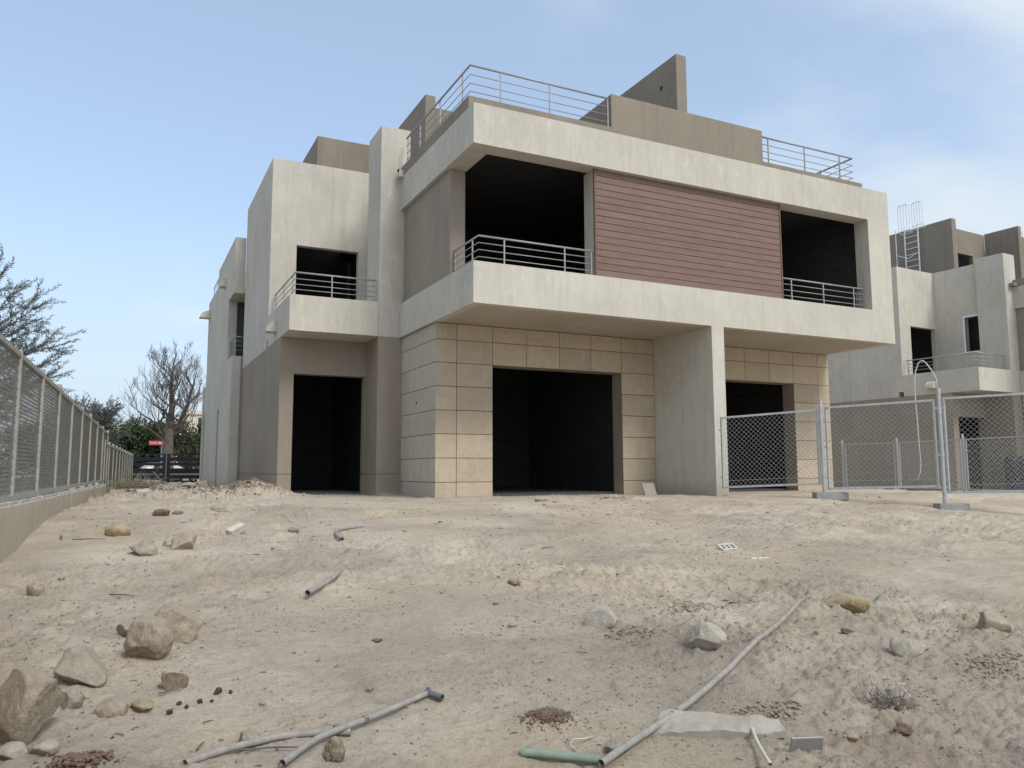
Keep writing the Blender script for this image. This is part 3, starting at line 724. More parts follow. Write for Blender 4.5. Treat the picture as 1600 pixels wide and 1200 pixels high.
temp_post(2.0, 2.25, gzs(9.77, -5.96), (.30, .14, -.45, .12), 'fence post just outside the right edge of the picture') if False else None
# hose stuck in the top of the second post
h = MB()
hp = [(8.505, -4.075, 2.10), (8.50, -4.06, 2.40), (8.46, -4.0, 2.58), (8.40, -3.92, 2.75), (8.365, -3.87, 2.80), (8.33, -3.81, 2.76), (8.295, -3.76, 2.60), (8.28, -3.73, 2.40), (8.275, -3.725, 2.1), (8.285, -3.735, 1.6), (8.29, -3.74, 1.1), (8.30, -3.75, .7), (8.285, -3.73, .50), (8.25, -3.69, .38)]
h.tube(hp, .0135, 8); tag(h.build('hose', HOSEW, smooth=True), 'white hose arching out of the tall fence post', 'hose')

# low chain-link run beyond, in front of the second house
FB = [(19.95, 8.35), (20.17, 6.0), (19.28, 2.75), (18.6, -.2)]
for i, (x, y) in enumerate(FB):
    E_ = empty('slim_post', (x, y, -.3)); tag(E_, ['slim fence post farthest from the stone bay, before the far house', 'slim fence post seen through the wide panel, middle of the far run', 'slim fence post before the dark doorway of the far house', 'slim fence post at the right end of the far run'][i], 'fence post', 'slim posts of the far fence run')
    m = MB(); m.tube([(0, 0, 0), (0, 0, 2.07)], .04, 8); m.build('pole', GALV, E_)
    f = MB(); f.box(-.25, .25, -.14, .14, -.05, .12); f.build('foot', BLOCKC, E_, .01)
for i in range(len(FB) - 1):
    a = Vector(FB[i]); b_ = Vector(FB[i + 1]); u = (b_ - a).normalized(); a2 = a + u * .12; w = (b_ - a).length - .24
    E_ = empty('chain_link_fence', (a2.x, a2.y, 0)); tag(E_, ['short chain link panel between the two farther slim posts', 'long chain link panel behind the hose, before the far house', 'chain link panel before the dark doorway of the far house'][i], 'fence', 'chain link panels of the far fence run')
    m = MB(); P = lambda s, z: (u.x * s, u.y * s, z)
    m.bar(P(0, -.12), P(0, 1.6), .045); m.bar(P(w, -.12), P(w, 1.6), .045); m.bar(P(.02, 1.58), P(w - .02, 1.58), .045); m.bar(P(.02, -.1), P(w - .02, -.1), .045)
    m.build('frame', GALV, E_)
    wire_panel((0, 0), u, w, -.08, 1.56, .095, .0032, 1.0).build('chain_link', WIREM, E_, kind='stuff')

# roof ladder of the second house (in that house's own frame)
def h2(x, y, z):
    c, s = math.cos(.06), math.sin(.06); return Vector((c * x - s * y + 25.77, s * x + c * y - .38, z - .45))
lx = 3.1
L0 = h2(lx, 11.0, 9.4)
E_ = empty('roof_ladder', L0, .06); tag(E_, 'white cage ladder on the roof of the right hand house', 'ladder')
def lp(y, z, x=lx): return (x - lx, y - 11.0, z - 9.4)
for y in (11.32, 10.62):
    m = MB(); m.tube([lp(y, 9.4), lp(y, 12.95)], .035, 8); m.build('rail', WHITEP, E_)
for k in range(11):
    m = MB(); z = 9.75 + .30 * k; m.tube([lp(11.32, z), lp(10.62, z)], .02, 6); m.build('rung', WHITEP, E_)
for (ya, yb, zb, zt_) in ((11.45, 10.86, 12.75, 14.08), (10.72, 10.18, 12.85, 14.02)):
    m = MB(); xo = lx - .25
    for i in range(5):
        y = ya + (yb - ya) * i / 4; tz = zt_ - (.10 if i in (0, 4) else 0)
        m.tube([lp(y, zb, xo), lp(y, tz, xo)], .017, 6)
    m.tube([lp(ya, zt_ - .1, xo), lp(ya + (yb - ya) * .2, zt_, xo), lp(ya + (yb - ya) * .8, zt_, xo), lp(yb, zt_ - .1, xo)], .017, 6)
    m.tube([lp(ya, zb, xo), lp(yb, zb, xo), lp(yb, zb - .1, lx), lp(ya, zb - .1, lx), lp(ya, zb, xo)], .017, 6)
    m.build('guard_cage', WHITEP, E_)
m = MB(); m.tube([lp(11.6, 9.4, lx - .3), lp(11.6, 12.9, lx - .3)], .02, 6); m.tube([lp(11.6, 11.6, lx - .3), lp(11.0, 11.3, lx - .3), lp(10.62, 11.6, lx)], .014, 6); m.build('brace', WHITEP, E_)
for yy, lab in ((9.0, 'white guard hoop rising over the roof at the far right'),):
    p0 = h2(8.6, yy, 12.0); G_ = empty('guard_hoop', p0, .06); tag(G_, lab, 'ladder')
    m = MB()
    for i in range(5): m.tube([(i * .2, 0, 0), (i * .2, 0, 1.25 - .05 * i)], .018, 6)
    m.tube([(0, 0, 1.25), (.8, 0, 1.05)], .018, 6); m.build('hoop', WHITEP, G_)
# three dark drums by the second house
for i, dx in enumerate((-1.72, -1.17, -.62)):
    p = h2(dx, 4.4, 0.2); E_ = empty('drum', (p.x, p.y, -.42), 0)
    tag(E_, ['dark drum nearest the dark doorway of the far house', 'middle one of the three dark drums', 'dark drum at the right end of the row of three'][i], 'drum', 'dark drums in a row before the far house')
    m = MB(); m.tube([(0, 0, 0), (0, 0, .05), (0, 0, .5), (0, 0, .95), (0, 0, 1.30), (0, 0, 1.42), (0, 0, 1.47)], [.24, .25, .25, .25, .25, .20, .10], 16); m.build('barrel', DRUM, E_, smooth=True)
    m = MB(); m.tube([(0, 0, .45), (0, 0, .5)], .262, 16); m.tube([(0, 0, .95), (0, 0, 1.0)], .262, 16); m.build('hoop', DRUM, E_)

# ------------------------------------------------------------------ gate, pillar, sign
gp = MB(); gp.box(-6.62, -6.12, 26.9, 27.4, -.4, 1.42); tag(gp.build('gate_pillar', WALLC, bevel=.015), 'beige pillar between mesh fence and black gate', 'pillar')
G_ = empty('gate', (-6.08, 27.2, -.05)); tag(G_, 'black double gate of wide horizontal boards behind the rubble', 'gate')
for a, b_ in ((0, 1.72), (1.78, 3.4)):
    m = MB(); m.box(a, a + .15, 0, .08, -.1, 1.5); m.box(b_ - .10, b_, 0, .08, -.1, 1.5); m.box(a + .15, b_ - .10, .01, .07, 1.45, 1.5); m.build('gate_frame', GATEM, G_)
    for z0, z1 in ((1.15, 1.32), (.93, 1.05), (.55, .80), (.30, .47), (.06, .2)):
        k = MB(); k.box(a + .15, b_ - .10, .02, .06, z0, z1); k.build('gate_board', GATEM, G_)
S_ = empty('sign', (-4.4, 31.0, -.1)); tag(S_, 'small red sign on a blue grey post behind the gate', 'sign')
m = MB(); m.box(-.04, .04, -.02, .02, 0, 2.15); m.build('post', SIGNB, S_)
m = MB(); m.box(-.62, .06, -.045, -.021, 2.08, 2.30); bd = m.build('board', SIGNR, S_)
m = MB(); m.tube([(-.1, -.0451, 2.19), (-.1, -.049, 2.19)], .045, 10); m.build('emblem', WHITEP, bd)
m = MB()
for i in range(7): m.box(-.56 + i * .052, -.525 + i * .052, -.0475, -.0452, 2.175, 2.205)
m.build('lettering', SIGNR if False else WHITEP, bd)

# ------------------------------------------------------------------ far buildings, wall and cars beyond the fence
def far_building(loc, w, d, h, rows, cols, label):
    B = empty('far_building', loc); tag(B, label, 'building')
    m = MB(); m.box(0, w, 0, d, 0, h); m.box(-.2, w + .2, -.2, d, h, h + .3); m.build('wall', FARB, B)
    for r in range(rows):
        for c in range(cols):
            x = w * (c + .5) / cols; z = 1 + (h - 1) * (r + .3) / rows
            f = MB(); f.wall('y', -.06, .02, x - .75, x + .75, z - .1, z + 1.5, [(x - .65, x + .65, z, z + 1.4)]); fo = f.build('window', FARB, B)
            g = MB(); g.box(x - .65, x + .65, -.02, -.01, z, z + 1.4); g.build('pane', FARW, fo)
    return B
far_building((-1.2, 60, -.2), 9, 8, 5.8, 2, 3, 'beige flat roofed house behind the trees beside the big house')
far_building((-8.6, 62, -.2), 4.6, 7, 4.6, 1, 2, 'small pale building behind the shrubs left of the bare tree')
sw = MB(); sw.box(-19.6, -19.3, -30, 70, -.3, 1.7); tag(sw.build('street_wall', WALLC), 'long beige wall along the far side of the street', 'wall')

def make_car(label):
    C_ = empty('car'); tag(C_, label, 'car', 'cars beyond the fence')
    # profile along x (length), extruded in y with tumblehome
    prof = [(-2.1, .35), (-2.15, .62), (-2.05, .86), (-1.35, .95), (-.75, 1.38), (.55, 1.43), (1.3, 1.02), (2.05, .88), (2.15, .60), (2.1, .35)]
    m = MB(); n = len(prof)
    rows = []
    for y, k in ((-.86, 1), (-.80, 1.0), (.80, 1.0), (.86, 1)):
        rows.append([(x, y * (.80 if z > 1.1 else 1), z) for x, z in prof])
    m.face(list(reversed(rows[0]))); m.face(rows[-1])
    for r in range(3):
        for i in range(n): m.face([rows[r][i], rows[r][(i + 1) % n], rows[r + 1][(i + 1) % n], rows[r + 1][i]])
    m.build('body', CARW, C_, .05)
    for y in (-1, 1):
        g = MB(); g.face([(-1.15, y * .862, .98), (1.12, y * .862, .98), (.5, y * .71, 1.36), (-.68, y * .71, 1.33)]); g.build('side_window', CARG, C_)
    for a, b_ in (((-1.33, .97), (-.79, 1.36)), ((1.27, 1.06), (.62, 1.41))):
        sg = -1 if a[0] < 0 else 1
        g = MB(); g.face([(a[0] + sg * .02, -.72, a[1]), (a[0] + sg * .02, .72, a[1]), (b_[0] + sg * .02, .6, b_[1]), (b_[0] + sg * .02, -.6, b_[1])]); g.build('windscreen', CARG, C_)
    for x in (-1.3, 1.32):
        for y in (-.8, .8):
            w = MB(); w.tube([(x, y - .1, .32), (x, y + .1, .32)], .32, 16); wo = w.build('wheel', DARKR, C_)
            r = MB(); r.tube([(x, y - .11, .32), (x, y + .11, .32)], .19, 12); r.build('rim', STEEL, wo)
    for y in (-.6, .6):
        l = MB(); l.box(2.08, 2.155, y - .16, y + .16, .64, .78); l.build('headlight', WHITEP, C_)
    return C_
c1 = make_car('white car parked on the street, seen through the mesh fence'); c1.location = (-12.2, 25.0, -.045); c1.rotation_euler = (0, 0, 1.65)
c2 = copy_tree(c1)
for ch in c2.children:
    if ch.name.startswith('body'): ch.data = ch.data.copy(); ch.data.materials[0] = CARD
c2.name = 'car.001'; c2['label'] = 'pale car beyond the black gate, seen between its boards'; c2.location = (-4.2, 37.2, -.25); c2.rotation_euler = (0, 0, .1)

# ------------------------------------------------------------------ vegetation
def leaf(m, p, d, L, w, rng):
    d = Vector(d).normalized(); u = Vector((rng.uniform(-1, 1), rng.uniform(-1, 1), rng.uniform(-1, 1)))
    a = d.cross(u)
    if a.length < 1e-3: a = d.orthogonal()
    a = a.normalized() * (w / 2); p = Vector(p)
    m.face([p, p + d * L * .5 + a, p + d * L, p + d * L * .5 - a])
def grow(m, p, d, L, r, depth, rng, tips, n=6, spread=.6, up=.15):
    p = Vector(p); d = Vector(d).normalized(); pts = [p.copy()]; rs = [r]; k = 4
    for i in range(k):
        d = (d + Vector((rng.uniform(-.16, .16), rng.uniform(-.16, .16), rng.uniform(-.08, .12) + up * .2))).normalized()
        p = p + d * (L / k); pts.append(p.copy()); rs.append(r * (1 - .45 * (i + 1) / k))
    m.tube(pts, rs, max(3, n), cap=depth == 0)
    if depth == 0: tips.append((p, d)); return
    nb = rng.choice((2, 3, 3))
    for j in range(nb):
        t = rng.uniform(.45, 1.0) if j else 1.0
        idx = min(int(t * k), k); q = pts[idx]
        ax = Vector((rng.uniform(-1, 1), rng.uniform(-1, 1), rng.uniform(-.35, .6))).normalized()
        nd = (d * (1 - spread * .5) + ax * spread + Vector((0, 0, up))).normalized()
        grow(m, q, nd, L * rng.uniform(.62, .82), max(rs[idx] * .68, .008), depth - 1, rng, tips, max(3, n - 1), spread, up)
# bare tree behind the gate
rng = random.Random(12)
T_ = empty('bare_tree', (-3.9, 35.0, -.1)); tag(T_, 'tall leafless tree with a forked trunk behind the gate', 'tree')
m = MB(); tips = []
m.tube([(.05, 0, 0), (0, 0, .5), (0, 0, 1.6), (.0, 0, 2.6), (.06, 0, 3.6)], [.46, .36, .31, .27, .21], 10)
m2 = MB()
def leader(pts, rs, n0):
    P = [Vector(p) for p in pts]; m2.tube(P, rs, 8)
    for i in range(len(P) - 1):
        for k in range(n0):
            t = (k + rng.random()) / n0; q = P[i].lerp(P[i + 1], t); a_ = rng.uniform(0, 6.28)
            frac = (q.z - 2.2) / 5.2
            grow(m2, q, (math.cos(a_) * 1.0, math.sin(a_) * .8, .50 + .5 * frac), 1.45 * (1.05 - .62 * frac), .062 * (1.1 - .6 * frac), 4, rng, tips, 5, .55, .2)
    grow(m2, P[-1], (P[-1] - P[-2]), .6, rs[-1], 3, rng, tips, 5, .5, .25)
leader([(.06, 0, 3.5), (.12, 0, 4.5), (.02, .05, 5.6), (.10, 0, 6.9)], [.20, .15, .10, .05], 5)
leader([(.02, 0, 2.6), (.55, .1, 3.5), (.95, .1, 4.6), (1.25, .1, 5.9)], [.16, .13, .09, .04], 4)
leader([(-.02, 0, 2.3), (-.45, .1, 3.0), (-.75, .1, 3.6)], [.08, .06, .03], 3)
m.build('trunk', BARK, T_, smooth=True); m2.build('limbs', BARK, T_, smooth=True)
m = MB()
for i in range(420):
    q, d = rng.choice(tips)
    if (q.x > .5 and q.z < 5.0) or rng.random() < .10: leaf(m, q + Vector((rng.gauss(0, .1), rng.gauss(0, .1), rng.gauss(0, .1))), (rng.uniform(-1, 1), rng.uniform(-1, 1), -.6), .14, .07, rng)
m.build('dead_leaves', LEAFB, T_, kind='stuff')
m = MB()
for i in range(90): leaf(m, (-.35 + rng.gauss(0, .16), rng.gauss(0, .12), 5.6 + rng.gauss(0, .09)), (rng.uniform(-1, 1), rng.uniform(-1, 1), rng.uniform(-.3, .4)), .34, .03, rng)
m.build('nest', TWIGM, T_, kind='stuff')

def shrub(x, y, rx, ry, h, n, label, mat=LEAFG, seed=1, L=.22, stems=True, z=-.15):
    rng = random.Random(seed); S = empty('shrub', (x, y, z)); tag(S, label, 'shrub', 'shrubs and trees beyond the gate')
    blobs = []
    for i in range(16):
        a = rng.uniform(0, 6.28); q = rng.uniform(.1, 1) ** .6
        blobs.append((rx * q * math.cos(a), ry * q * math.sin(a), h * rng.uniform(.25, .88), rng.uniform(.22, .42) * min(rx, h)))
    m = MB()
    for i in range(n):
        bx, by, bz, br = rng.choice(blobs)
        v = Vector((rng.gauss(0, 1), rng.gauss(0, 1), rng.gauss(0, 1))).normalized()
        rr = br * rng.uniform(.65, 1.08)
        p = Vector((bx, by, bz)) + v * rr
        if p.z < .05: continue
        leaf(m, p, v + Vector((rng.gauss(0, .6), rng.gauss(0, .6), rng.gauss(0, .5))), L * rng.uniform(.6, 1.3), L * .5, rng)
    m.build('crown', mat, S, kind='stuff')
    t = MB(); tips = []
    for i in range(4): grow(t, (rng.uniform(-.2, .2), rng.uniform(-.2, .2), 0), (rng.uniform(-.5, .5), rng.uniform(-.5, .5), 1), h * .42, .07, 2, rng, tips, 5, .6, .1)
    t.build('stems', BARK, S)
    return S
shrub(-2.0, 41, 2.6, 2, 4.6, 9000, 'dense dark green shrub right of the bare trunk', seed=2)
shrub(-.2, 43, 2.5, 2, 4.3, 8000, 'dark green shrub hidden half behind the house corner', seed=3)
shrub(-5.6, 42, 2.3, 2, 3.9, 8000, 'dark green shrub behind the red sign', seed=5)
shrub(-7.8, 43, 2.4, 2, 3.6, 7000, 'dark green shrub above the left end of the gate', seed=6)
shrub(-3.2, 38.5, 1.1, .8, 3.6, 2500, 'brownish vine shrub growing round the bare trunk', LEAFB, 8, .16)
shrub(-10.5, 44, 2.8, 2, 4.2, 7000, 'broad shrub beyond the far end of the mesh fence', seed=9)
for i, (y, h_, sd_) in enumerate(((-6, 4.6, 31), (2, 3.6, 32), (9, 4.4, 33), (17, 3.4, 34), (26, 4.4, 35), (38, 4.0, 36))):
    S = shrub(-22.5, y, 2.6, 3.8, h_, 5000, ['big shrub over the street wall nearest the camera', 'low shrub over the street wall, second from the camera', 'third shrub along the street wall, tall and broad', 'small shrub along the street wall, fourth from the camera', 'fifth shrub along the street wall', 'farthest shrub along the street wall'][i], LEAFT if i % 2 else LEAFG, sd_, .30)
    S['group'] = 'shrubs along the street wall'

# feathery tree reaching over the fence at the left
def spray(m, lm, p0, p1, rng, twigs=7, r=.022, sag=.15, ls=1.0, dn=1.0):
    p0 = Vector(p0); p1 = Vector(p1); d = p1 - p0; L = d.length; k = 8
    pts = []
    for i in range(k + 1):
        t = i / k; pts.append(p0 + d * t + Vector((0, 0, sag * L * (t * t - t) * 1.0)) + Vector((rng.gauss(0, .012), rng.gauss(0, .012), rng.gauss(0, .012))) * (i > 0))
    m.tube(pts, [r * (1 - .85 * i / k) + .002 for i in range(k + 1)], 4, cap=False)
    def needles(a, b_, n):
        dd = (b_ - a).normalized()
        for j in range(n):
            t = (j + rng.random()) / n; q = a.lerp(b_, t)
            s = Vector((rng.gauss(0, 1), rng.gauss(0, 1), rng.gauss(0, 1)))
            s = (s - dd * s.dot(dd)).normalized()
            leaf(lm, q, dd * .8 + s * .75, rng.uniform(.06, .12) * ls, .0165 * ls, rng)
    for i in range(k // 3, k): needles(pts[i], pts[i + 1], int((100 * L / k + 2) * dn))
    for j in range(twigs):
        t = rng.uniform(.25, .95); i = int(t * k); q = pts[i]
        s = Vector((rng.gauss(0, .5), rng.gauss(0, .5), rng.gauss(.1, .5)))
        e = q + (d.normalized() * .8 + s).normalized() * L * rng.uniform(.15, .34)
        m.tube([q, e], [.006, .002], 3, cap=False); needles(q, e, int((e - q).length * 80 * dn))
rng = random.Random(21)
F_ = empty('feathery_tree', (-9.8, 6.2, -.15)); tag(F_, 'grey green feathery tree leaning over the mesh fence at left', 'tree')
tm = MB(); lm = MB(); org = Vector((-9.8, 6.2, -.15))
tm.tube([(0, 0, 0), (.05, .05, 1.0), (-.05, .1, 2.2), (.05, 0, 3.6)], [.16, .13, .11, .06], 8)
trunk_pts = [Vector((.05, .05, 1.2)), Vector((0, .1, 1.8)), Vector((-.05, .1, 2.3)), Vector((0, .05, 3.0))]
TIPS = [(-8.76, 5.0, 5.24), (-8.81, 6.0, 5.2), (-8.53, 7.0, 5.11), (-8.23, 8.0, 5.07), (-8.01, 5.5, 4.34), (-8.11, 6.5, 4.16), (-8.12, 7.5, 4.12), (-7.72, 5.0, 3.49), (-7.30, 6.0, 3.62), (-7.58, 7.0, 3.41), (-7.47, 8.0, 3.11), (-7.6, 5.5, 2.89),
        (-9.3, 4.5, 4.9), (-9.6, 7.5, 5.5), (-8.7, 5.0, 2.95), (-9.0, 4.2, 4.1), (-8.4, 6.0, 3.4), (-8.3, 7.6, 2.6), (-8.6, 4.6, 2.2), (-8.9, 6.4, 3.9), (-10.6, 6, 4.8), (-11, 7, 4.2), (-10.8, 4.6, 3.6), (-8.2, 9, 3.2), (-8.9, 3.5, 3.3), (-9.0, 3.0, 2.3), (-8.5, 5.5, 1.8), (-8.4, 7.2, 1.7)]
for tpnt in TIPS:
    e = Vector(tpnt) - org; zt_ = max(.9, min(3.2, e.z - 1.0)); b0 = min(trunk_pts, key=lambda q: abs(q.z - zt_))
    spray(tm, lm, b0, e, rng, 15, .022, -.02 if e.z > 4 else .10)
tm.build('trunk', BARK, F_); lm.build('needles', LEAFT, F_, kind='stuff')
rng = random.Random(22)
F2 = empty('feathery_tree', (-7.6, 24.0, -.15)); tag(F2, 'round topped feathery tree beyond the far end of the fence', 'tree')
tm = MB(); lm = MB(); tm.tube([(0, 0, 0), (0, 0, 1.0), (.05, 0, 2.0)], [.16, .13, .08], 7)
for i in range(64):
    a = rng.uniform(0, 6.28); q = rng.uniform(.2, 1.0)
    e = Vector((1.95 * q * math.cos(a), 1.6 * q * math.sin(a), 2.1 + 1.85 * math.sqrt(max(0, 1 - q * q * .75)) * rng.uniform(.55, 1.05)))
    spray(tm, lm, (0, 0, rng.uniform(.7, 1.9)), e, rng, 9, .022, .05, 2.0, .5)
tm.build('trunk', BARK, F2); lm.build('needles', LEAFT, F2, kind='stuff')

# ------------------------------------------------------------------ stones on the sand
def rock_mesh(name, seed, sx, sy, sz, mat, cuts=7, sub=4, rough=.10, cut=(.55, .85)):
    rng = random.Random(seed)
    bm = bmesh.new(); bmesh.ops.create_icosphere(bm, subdivisions=sub, radius=1.0)
    pl = []
    for i in range(cuts):
        n = Vector((rng.gauss(0, 1), rng.gauss(0, 1), rng.gauss(0, 1) * .8)).normalized(); pl.append((n, rng.uniform(*cut)))
    co = np.array([v.co[:] for v in bm.verts])
    for n, d in pl:
        t = np.maximum(0, co @ np.array(n) - d); co = co - t[:, None] * np.array(n)
    o = seed * 3.7
    r = 1 + rough * fbm(co[:, 0] * 1.6 + o, co[:, 1] * 1.6 + co[:, 2] * 1.1, seed, 3) + rough * .55 * fbm(co[:, 0] * 4.2 + co[:, 2] * 3 + o, co[:, 1] * 4.2 - co[:, 2] * 2.6, seed + 5, 3) + rough * .40 * np.abs(fbm(co[:, 0] * 11 + co[:, 2] * 5 + o, co[:, 1] * 11 + co[:, 2] * 9, seed + 8, 3)) - rough * .18 * sstep(.0, .22, vn(co[:, 0] * 5 + co[:, 2] * 4 + o, co[:, 1] * 5 - co[:, 2] * 4, seed + 3))
    co = co * r[:, None]
    mx = np.abs(co).max(0); co = co / mx * np.array([sx / 2, sy / 2, sz / 2])
    for v, c in zip(bm.verts, co): v.co = c
    me = bpy.data.meshes.new(name); bm.to_mesh(me); bm.free()
    me.polygons.foreach_set('use_smooth', [True] * len(me.polygons)); me.materials.append(mat)
    return me
RDIR = -0.459
def stone(name, seed, x, y, w, h, mat, label, cat='rock', group='rocks lying on the sand', depth=.85, sink=.28, rz=None, cuts=7, sub=4, rough=.10, cut=(.55, .85), tilt=0):
    hz = h / (1 - sink); yy = y + .20 * w
    me = rock_mesh(name, seed, w, w * depth, hz, mat, cuts, sub, rough, cut)
    o = bpy.data.objects.new(name, me); COL.objects.link(o)
    o.location = (x + .44 * .22 * w, y + .9 * .30 * w * depth, gzs(x + .1 * w, y + .25 * w * depth) + hz * (.5 - sink)); o.rotation_euler = (tilt, 0, RDIR if rz is None else rz)
    tag(o, label, cat, group); return o
stone('boulder', 11, -6.72, -10.02, .38, .31, ROCKC, 'large beige boulder at the lower left corner', 'boulder', None, .85, .22, sub=5, cuts=10, rough=.075, cut=(.45, .85))
stone('rock', 12, -6.50, -9.20, .36, .19, ROCKG, 'pale grey angular rock behind the large boulder', cuts=10, cut=(.4, .75), sub=5)
stone('rock', 13, -6.13, -8.99, .31, .235, ROCKB, 'rounded beige rock, the middle of the left group', depth=.8, sink=.16, cuts=5, cut=(.72, .9), sub=5)
stone('rock', 14, -5.98, -8.66, .42, .27, ROCKC, 'cracked angular rock leaning behind the rounded one', cuts=11, cut=(.4, .7), rough=.16, sub=5)
stone('rock', 15, -6.22, -8.34, .22, .085, ROCKB, 'small flat slab of rock behind the rounded rock', cuts=10, cut=(.35, .7))
stone('rock', 16, -6.50, -9.60, .12, .11, ROCKG, 'small grey rock tucked beside the large boulder', rough=.2)
stone('rock', 17, -6.31, -9.76, .21, .075, ROCKB, 'low half buried rock right of the large boulder', sink=.45)
stone('rock', 18, -6.0, -9.48, .18, .085, ROCKM, 'brown chunk of rock in front of the rounded rock', cuts=9, cut=(.4, .75))
stone('rock', 19, -6.16, -9.76, .13, .06, ROCKY, 'crumbling pale chunk beside the low half buried rock', rough=.28)
stone('rock', 20, -6.70, -10.17, .16, .055, ROCKW, 'flat whitish rock at the bottom left corner', sink=.4)
stone('rock', 21, -6.58, -10.2, .13, .05, ROCKW, 'whitish rock beside the red clay lumps', sink=.4)
stone('rock', 22, -6.92, -6.71, .14, .13, ROCKB, 'upright beige chunk near the low concrete wall', cuts=9, depth=.7)
stone('rock', 23, -6.08, -5.25, .30, .17, ROCKG, 'broken grey brown chunk, left of a pair in mid ground', cuts=11, cut=(.35, .7), rough=.2)
stone('rock', 24, -5.69, -5.06, .31, .19, ROCKB, 'tan chunk, right of a pair in mid ground', cuts=9, cut=(.4, .75), rough=.2)
stone('rock', 25, -6.33, -3.72, .31, .155, ROCKY, 'ochre lump lying near the foot of the boundary wall', cuts=4, cut=(.8, .95))
stone('rock', 26, -6.24, -6.14, .17, .05, ROCKB, 'small buried brown rock below the mid ground pair', sink=.5)
stone('rock', 27, -5.80, -4.75, .13, .07, ROCKB, 'small stone just behind the tan chunk')
stone('rock', 28, -2.92, -9.26, .29, .155, ROCKW, 'whitish rock sunk into the sand in the centre', sink=.4, cuts=8)
stone('rock', 29, -2.67, -10.19, .27, .165, ROCKW, 'cream coloured rock lying left of the long pipe', sink=.16, cuts=8, depth=.7, sub=5)
stone('rock', 30, -.66, -9.62, .40, .17, ROCKY, 'tan rock lying beyond the end of the long pipe', sink=.25, cuts=7, depth=.6)
stone('rock', 31, -1.27, -10.65, .26, .125, ROCKW, 'white rock with chips around it at the right', sink=.3, cuts=9, depth=.6, cut=(.5, .8))
stone('rock', 32, -.03, -10.5, .25, .14, ROCKB, 'beige rock half sunk near the right edge', sink=.35, cuts=8)
stone('clod', 33, -5.69, -10.36, .14, .06, ROCKB, 'crumbly earth clod above the curved pipe', 'clod', 'earth clods', rough=.28, cuts=3)
stone('clod', 34, -5.36, -10.72, .11, .10, ROCKM, 'mud clod sitting against the jointed pipe', 'clod', 'earth clods', rough=.3, cuts=3)
stone('clod', 35, -5.25, -10.34, .055, .03, ROCKM, 'tiny brown clod next to the jointed pipe', 'clod', 'earth clods', rough=.25, sub=3)
stone('clod', 36, -1.33, -10.18, .12, .04, ROCKM, 'brown clod lying behind the white rock with chips', 'clod', 'earth clods', rough=.25, sub=3)
stone('clod', 37, -4.62, -7.35 - 1.6, .09, .025, ROCKR, 'thin reddish clod in the middle of the sand', 'clod', 'earth clods', rough=.25, sub=3)
EXTRA = [(-5.78, -2.3, .26, .10, ROCKR, 'reddish clod lying before the rubble at the left'), (-5.55, -2.0, .16, .06, ROCKM, 'brown clod behind the white foam block'),
         (-4.35, -4.35, .17, .07, ROCKM, 'brown clod left of the hooked hose piece'), (-3.0, -7.9, .14, .04, ROCKM, 'low brown clod in the centre of the sand'), (-3.55, -8.95, .08, .03, ROCKB, 'tiny beige clod left of the whitish sunken rock'),
         (-.75, -10.9, .10, .05, ROCKR, 'reddish clod at the right edge'), (-2.55, -11.6, .12, .05, ROCKR, 'reddish clod right of the metal plate'), (-2.9, -11.55, .09, .04, ROCKB, 'small beige clod beside the metal plate'), (-4.95, -9.9, .05, .025, ROCKM, 'tiny clod right of the dark clods, above the jointed pipe')]
for i, (x, y, w, lab) in enumerate(((-6.02, -9.83, .036, 'dark clod at the left end of the black clods'), (-5.965, -9.70, .032, 'dark pointed clod left of centre among the black clods'), (-5.93, -9.77, .028, 'flat dark clod among the black clods'), (-5.86, -9.72, .034, 'round dark clod in the middle of the black clods'),
                                    (-5.76, -9.62, .050, 'largest of the black clods'), (-5.69, -9.64, .028, 'small dark clod right of the largest black clod'), (-5.80, -9.74, .022, 'small dark clod below the largest black clod'))):
    stone('dark_clod', 50 + i, x, y, w, w * .75, ROCKD, lab, 'clod', 'black clods in front of the left rocks', rough=.22, sub=3, sink=.15)
for i, (x, y, w, h_, mt, lab) in enumerate(EXTRA): stone('clod', 140 + i, x, y, w, h_, mt, lab, 'clod', 'earth clods', rough=.26, sub=4)
# bricks and blocks
def block(name, x, y, sx, sy, sz, rz, mat, label, cat, tilt=(0, 0), up=0, group=None):
    m = MB(); m.box(-sx / 2, sx / 2, -sy / 2, sy / 2, 0, sz); o = m.build(name, mat, bevel=.006)
    o.location = (x, y, gzs(x, y) - .012 + up); o.rotation_euler = (tilt[0], tilt[1], rz); tag(o, label, cat, group); return o
block('brick', -6.8, -3.85, .20, .10, .06, .3, SLABM, 'grey brick at the foot of the boundary wall', 'brick', group='bricks and blocks in the sand')
block('block', -4.95, -3.80, .24, .10, .10, .6, GRATEM, 'white foam block tipped on its edge in mid ground', 'block', (.3, -.35), .03)
block('brick', -4.9, -1.3, .22, .11, .07, .2, ROCKB, 'pale brick on the rise towards the house', 'brick', group='bricks and blocks in the sand')
block('brick', 1.0, -1.0, .24, .11, .06, .1, ROCKM, 'brown brick piece in front of the stone bay', 'brick', group='bricks and blocks in the sand')
block('metal_plate', -3.20, -11.52, .17, .012, .11, RDIR + .1, STEEL, 'worn grey metal plate standing at the lower edge', 'plate', (.35, 0), -.01)
block('white_strip', .64, -7.2, .24, .03, .015, RDIR + .3, WHITEP, 'thin white strip lying on the sand at right', 'strip')
block('plank', 5.42, 1.5, .32, .03, .36, -.2, SLABM, 'broken stone panel leaning at the foot of the fin wall', 'panel', (-.6, .0), 0)
block('brick', -.35, 4.55, .45, .22, .07, .1, SLABM, 'flat grey slab at the foot of the pier', 'slab')
